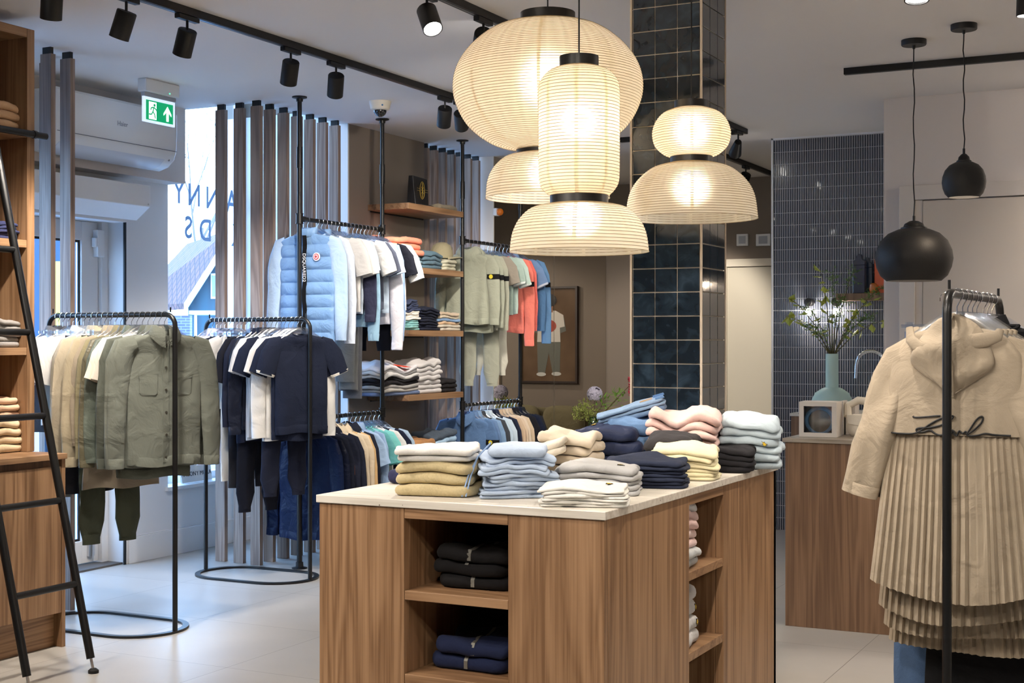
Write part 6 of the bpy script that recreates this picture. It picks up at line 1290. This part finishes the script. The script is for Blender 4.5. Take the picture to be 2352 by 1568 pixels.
for px, py, kind_ in ((1366,905,'h'),(1345,935,'g'),(1330,950,'g'),(1422,912,'l'),(1446,885,'p'),(1360,955,'g'),(1385,925,'l')):
    e_ = base_px(px, py); m = MB(); m.tube([(0,0,-0.05), (e_.x*0.5, e_.y*0.5, e_.z*0.5), tuple(e_)], 0.003, 6)
    so = m.build('flower_stem', ST, fl); m = MB()
    if kind_ == 'h':
        for i in range(190):
            a1, a2 = rnd.uniform(0, 2*pi), math.acos(rnd.uniform(-0.7,1)); d_ = Vector((cos(a1)*sin(a2), sin(a1)*sin(a2), cos(a2))); c_ = e_+d_*0.062
            s_ = d_.orthogonal().normalized(); u_ = d_.cross(s_)
            for q in range(4): an = q*pi/2+a1; v_ = s_*cos(an)+u_*sin(an); leaf(m, c_, v_+d_*0.35, 0.019, 0.016, d_)
        m.sphere(tuple(e_), 0.050, 16, 10); m.build('hydrangea_head', plain('lilac_petal', rgb(202,198,218), 0.6), so)
    elif kind_ == 'p':
        for i in range(60):
            h_ = rnd.uniform(-0.09,0.06); leaf(m, e_+Vector((0,0,h_)), Vector((rnd.uniform(-1,1), rnd.uniform(-1,1), rnd.uniform(0,1))), 0.028, 0.012)
        m.build('pink_flower_spike', plain('pink_petal', rgb(204,50,84), 0.5), so)
    else:
        for i in range(150 if kind_ == 'g' else 40):
            o_ = Vector((rnd.uniform(-1,1), rnd.uniform(-1,1), rnd.uniform(-1,1))); o_ *= 0.075*rnd.random()**0.4/max(0.2, o_.length)
            leaf(m, e_+o_, Vector((rnd.uniform(-1,1), rnd.uniform(-1,1), rnd.uniform(-0.3,1))), 0.034 if kind_ == 'g' else 0.07, 0.012 if kind_ == 'g' else 0.014)
        m.build('foliage', plain('fresh_green' if kind_ == 'g' else 'bright_green', rgb(176,188,104) if kind_ == 'g' else rgb(120,170,60), 0.6), so)
# ---- poster on the window sill, floor cable clutter
pz = 0.451; X = -6.16; yy = Yon(447, X)
t = thing('standing_display_card', 'white name card with dark figures standing on the window sill', 'display card', (X, yy, pz), 0)
M_ = Matrix.Rotation(radians(8), 4, 'Y').inverted()
m = MB(); m.box(0,0.012,-0.14,0.17,0,0.34, M_); m.build('card', plain('white_card', rgb(216,210,202), 0.6), t, smooth=False)
m = MB(); m.box(0.0125,0.014,-0.13,0.16,0.12,0.33, M_); m.build('printed_photo', plain('photo_blue', rgb(90,130,170), 0.4), t, smooth=False)
m = MB()
for y_ in (-0.06,0.0,0.07): m.box(0.0145,0.0155,y_,y_+0.03,0.121,0.30, M_)
m.build('printed_figures', plain('photo_navy', rgb(28,44,66), 0.5), t, smooth=False)
text_part('card_lettering', 'ANTONY MORA', 0.042, plain('dark_print', rgb(40,48,60), 0.6), t, M_ @ Matrix.Translation((0.0128,0.012,0.055)) @ Matrix(((0,0,1,0),(1,0,0,0),(0,1,0,0),(0,0,0,1))))
# ================================================================ outside the windows
OUTM = plain('street_paving', rgb(120,128,138), 0.8, bump=0.3, bscale=3)
struct('ground', boxes((-120,-6.43,-40,120,-0.2,-0.05)), OUTM)
def Q(px, py, d): v = P(px, py, None, d=d); return Vector(v)
DH = 58.0
hs = thing('house', 'teal wooden gabled house with red tiled roof across the street', 'house', tuple(Vector((*world((520-1176)/FPX*DH, DH), -0.05))))
o_ = Vector(hs.location)
u_ = Vector((ct, st, 0)); w_ = Vector((-st, ct, 0))
def hp(px, z, dd=0.0): d = DH+dd; x, y = world((px-1176)/FPX*d, d); return Vector((x, y, z))-o_
Zh = lambda py: H-(py-784)/FPX*DH
TEAL = wood('teal_boarding', 'z', (14,58,74), (20,70,86), (10,46,60), 0.6, 0.12)
m = MB(); gp = [(432,Zh(690)),(534,Zh(535)),(596,Zh(690))]
f0 = [hp(432,-0.0),hp(432,gp[0][1]),hp(534,gp[1][1]),hp(596,gp[2][1]),hp(596,0.0)]; f1 = [v+w_*9 for v in f0]
m.add(f0+f1, [(0,1,2,3,4),(9,8,7,6,5)]+[(i,(i+1)%5,5+(i+1)%5,5+i) for i in range(5)]); m.build('boarded_wall', TEAL, hs, smooth=False)
RT, rn, rlk, rp = nt('red_roof_tiles'); b_ = rn.new('ShaderNodeTexBrick'); b_.inputs['Scale'].default_value = 1; b_.inputs['Brick Width'].default_value = 0.28; b_.inputs['Row Height'].default_value = 0.3; b_.inputs['Mortar Size'].default_value = 0.03
b_.inputs['Color1'].default_value = rgb(112,76,70); b_.inputs['Color2'].default_value = rgb(92,66,66); b_.inputs['Mortar'].default_value = rgb(56,44,46); tcc = rn.new('ShaderNodeTexCoord'); mpp = rn.new('ShaderNodeMapping'); mpp.inputs['Rotation'].default_value = (radians(70),0,radians(-27)); rlk.new(tcc.outputs['Object'], mpp.inputs[0]); rlk.new(mpp.outputs[0], b_.inputs['Vector']); rlk.new(b_.outputs['Color'], rp.inputs['Base Color']); rp.inputs['Roughness'].default_value = 0.8
m = MB()
la, lb = hp(534,gp[1][1]+0.15,-0.4), hp(424,Zh(697),-0.4); ra, rb = hp(534,gp[1][1]+0.15,-0.4), hp(604,Zh(705),-0.4)
for A_, B_ in ((la, lb), (ra, rb)):
    C_ = A_+w_*9-u_*(4.0 if A_ is la and B_ is lb else 0); D2 = B_+w_*6-u_*(4.0 if B_ is lb else 0); dn = Vector((0,0,-0.25))
    m.add([A_,B_,D2,C_,A_+dn,B_+dn,D2+dn,C_+dn], [(0,1,2,3),(7,6,5,4),(0,4,5,1),(1,5,6,2),(2,6,7,3),(3,7,4,0)])
m.build('tiled_roof', RT, hs, smooth=False)
m = MB()
for A_, B_ in ((la, lb), (ra, rb)):
    dn = Vector((0,0,-0.42)); f_ = -w_*0.12; m.add([A_+f_,B_+f_,B_+f_+dn,A_+f_+dn,A_,B_,B_+dn,A_+dn], [(0,1,2,3),(7,6,5,4),(0,4,5,1),(1,5,6,2),(2,6,7,3),(3,7,4,0)])
m.build('white_bargeboard', plain('white_exterior', rgb(236,238,240), 0.6), hs, smooth=False)
WEX = plain('white_exterior', rgb(236,238,240), 0.6); WGL = plain('dark_window', rgb(110,140,170), 0.1)
for px, py0, py1, wd in ((491,628,686,14),(538,630,686,16),(563,628,686,12)):
    x0, x1 = px-wd/2, px+wd/2; A_ = hp(x0, Zh(py1), -0.1); B_ = hp(x1, Zh(py0), -0.1)
    m = MB(); m.add([hp(x0,Zh(py1),-0.1),hp(x1,Zh(py1),-0.1),hp(x1,Zh(py0),-0.1),hp(x0,Zh(py0),-0.1),hp(x0,Zh(py1),0.05),hp(x1,Zh(py1),0.05),hp(x1,Zh(py0),0.05),hp(x0,Zh(py0),0.05)], [(0,1,2,3),(7,6,5,4),(0,4,5,1),(1,5,6,2),(2,6,7,3),(3,7,4,0)]); wf = m.build('window_frame', WEX, hs, smooth=False)
    i_ = 3; m = MB(); m.add([hp(x0+i_,Zh(py1-5),-0.16),hp(x1-i_,Zh(py1-5),-0.16),hp(x1-i_,Zh(py0+5),-0.16),hp(x0+i_,Zh(py0+5),-0.16),hp(x0+i_,Zh(py1-5),-0.1),hp(x1-i_,Zh(py1-5),-0.1),hp(x1-i_,Zh(py0+5),-0.1),hp(x0+i_,Zh(py0+5),-0.1)], [(0,1,2,3),(7,6,5,4),(0,4,5,1),(1,5,6,2),(2,6,7,3),(3,7,4,0)]); m.build('window_pane', WGL, wf, smooth=False)
def slab(name, px0, px1, py0, py1, d0, thick, mat, label, cat, parent=None):
    A_ = Q(px0, py1, d0); o2 = Vector((A_.x, A_.y, A_.z)); vs = [Q(px0,py1,d0),Q(px1,py1,d0),Q(px1,py0,d0),Q(px0,py0,d0)]; vs = [v-o2 for v in vs]; vs += [v+w_*thick for v in vs]
    m = MB(); m.add(vs, [(0,1,2,3),(7,6,5,4),(0,4,5,1),(1,5,6,2),(2,6,7,3),(3,7,4,0)]); o = m.build(name, mat, parent, smooth=False)
    o.location = o2 if parent is None else o2-Vector(parent.location)
    if label: tag(o, label, cat)
    return o
BRK, bn_, bl_, bp_ = nt('street_brick'); b2_ = bn_.new('ShaderNodeTexBrick'); b2_.inputs['Scale'].default_value = 1; b2_.inputs['Brick Width'].default_value = 0.24; b2_.inputs['Row Height'].default_value = 0.08; b2_.inputs['Color1'].default_value = rgb(82,84,100); b2_.inputs['Color2'].default_value = rgb(66,68,86); b2_.inputs['Mortar'].default_value = rgb(120,122,132); b2_.inputs['Mortar Size'].default_value = 0.012
tcb = bn_.new('ShaderNodeTexCoord'); mpb = bn_.new('ShaderNodeMapping'); mpb.inputs['Rotation'].default_value = (pi/2,0,0); bl_.new(tcb.outputs['Object'], mpb.inputs[0]); bl_.new(mpb.outputs[0], b2_.inputs['Vector']); bl_.new(b2_.outputs['Color'], bp_.inputs['Base Color'])
slab('brick_wall', 330, 436, 724, 858, 40, 0.3, BRK, 'blue-grey brick garden wall across the street, seen left in the shop window', 'wall')
cn = slab('shop_canopy', 434, 590, 713, 722, 42, 1.2, WEX, 'white flat canopy on posts in front of the teal house', 'canopy')
slab('canopy_post', 446, 450, 722, 857, 42.1, 0.15, WEX, None, None, cn); slab('canopy_post', 520, 524, 722, 857, 42.1, 0.15, WEX, None, None, cn)
slab('shop_sign', 521, 537, 690, 708, 56, 0.1, WEX, 'small white shop sign on the teal house front', 'sign')
slab('yellow_banner', 110, 141, 600, 1114, 14, 0.1, plain('yellow_banner', rgb(240,220,80), 0.5), 'tall yellow banner standing outside the entrance door', 'banner')
slab('neighbour_facade', 60, 260, 545, 870, 30, 0.5, plain('dark_blue_facade', rgb(30,62,96), 0.6), 'dark blue building front seen through the entrance door glass', 'building')
# bare tree
tr_ = thing('bare_tree', 'leafless winter tree behind the tiled roof', 'tree', tuple(Vector((*world((452-1176)/FPX*74, 74), -0.05))))
m = MB(); rnd = random.Random(11)
def branch(p, d_, L, r, lvl):
    q = p+d_*L; mid = p+d_*L*0.5+Vector((rnd.uniform(-1,1), rnd.uniform(-1,1), 0))*L*0.05
    m.tube([p, mid, q], [r, r*0.8, r*0.62], 5)
    if lvl == 0: return
    for i in range(3 if lvl > 1 else 4):
        nd = (d_+Vector((rnd.uniform(-1,1), rnd.uniform(-1,1), rnd.uniform(-0.35,0.75)))*0.62).normalized(); branch(p+d_*L*rnd.uniform(0.55,1.0), nd, L*rnd.uniform(0.55,0.8), r*0.55, lvl-1)
branch(Vector((0,0,0)), Vector((0.05,0,1)), 7.5, 0.13, 5); m.build('trunk_and_branches', plain('bark_grey', rgb(120,112,112), 0.9), tr_)
# ================================================================ sky, camera, view
wd = bpy.data.worlds.new('World'); bpy.context.scene.world = wd; wd.use_nodes = True; wn = wd.node_tree.nodes; wl = wd.node_tree.links; bg = wn['Background']
tcw = wn.new('ShaderNodeTexCoord'); sp_ = wn.new('ShaderNodeSeparateXYZ'); wl.new(tcw.outputs['Generated'], sp_.inputs[0]); crw = wn.new('ShaderNodeValToRGB')
crw.color_ramp.elements[0].position = 0.5; crw.color_ramp.elements[0].color = (0.44,0.68,1.0,1); crw.color_ramp.elements[1].position = 0.9; crw.color_ramp.elements[1].color = (0.28,0.54,1.0,1)
mrw = wn.new('ShaderNodeMapRange'); mrw.inputs['From Min'].default_value = -1; wl.new(sp_.outputs[2], mrw.inputs['Value']); wl.new(mrw.outputs[0], crw.inputs[0]); wl.new(crw.outputs[0], bg.inputs['Color']); bg.inputs['Strength'].default_value = SKY_S
sc = bpy.context.scene; sc.view_settings.view_transform = 'Standard'; sc.view_settings.look = 'None'; sc.view_settings.exposure = EXPO; sc.view_settings.gamma = 1; sc.view_settings.use_curve_mapping = False
cd = bpy.data.cameras.new('camera'); co = bpy.data.objects.new('camera', cd); C.objects.link(co); co.location = (0,0,H); co.rotation_euler = (pi/2, 0, TH); cd.lens = FPX/2352*36; cd.sensor_width = 36; cd.clip_start = 0.05; cd.clip_end = 400; sc.camera = co
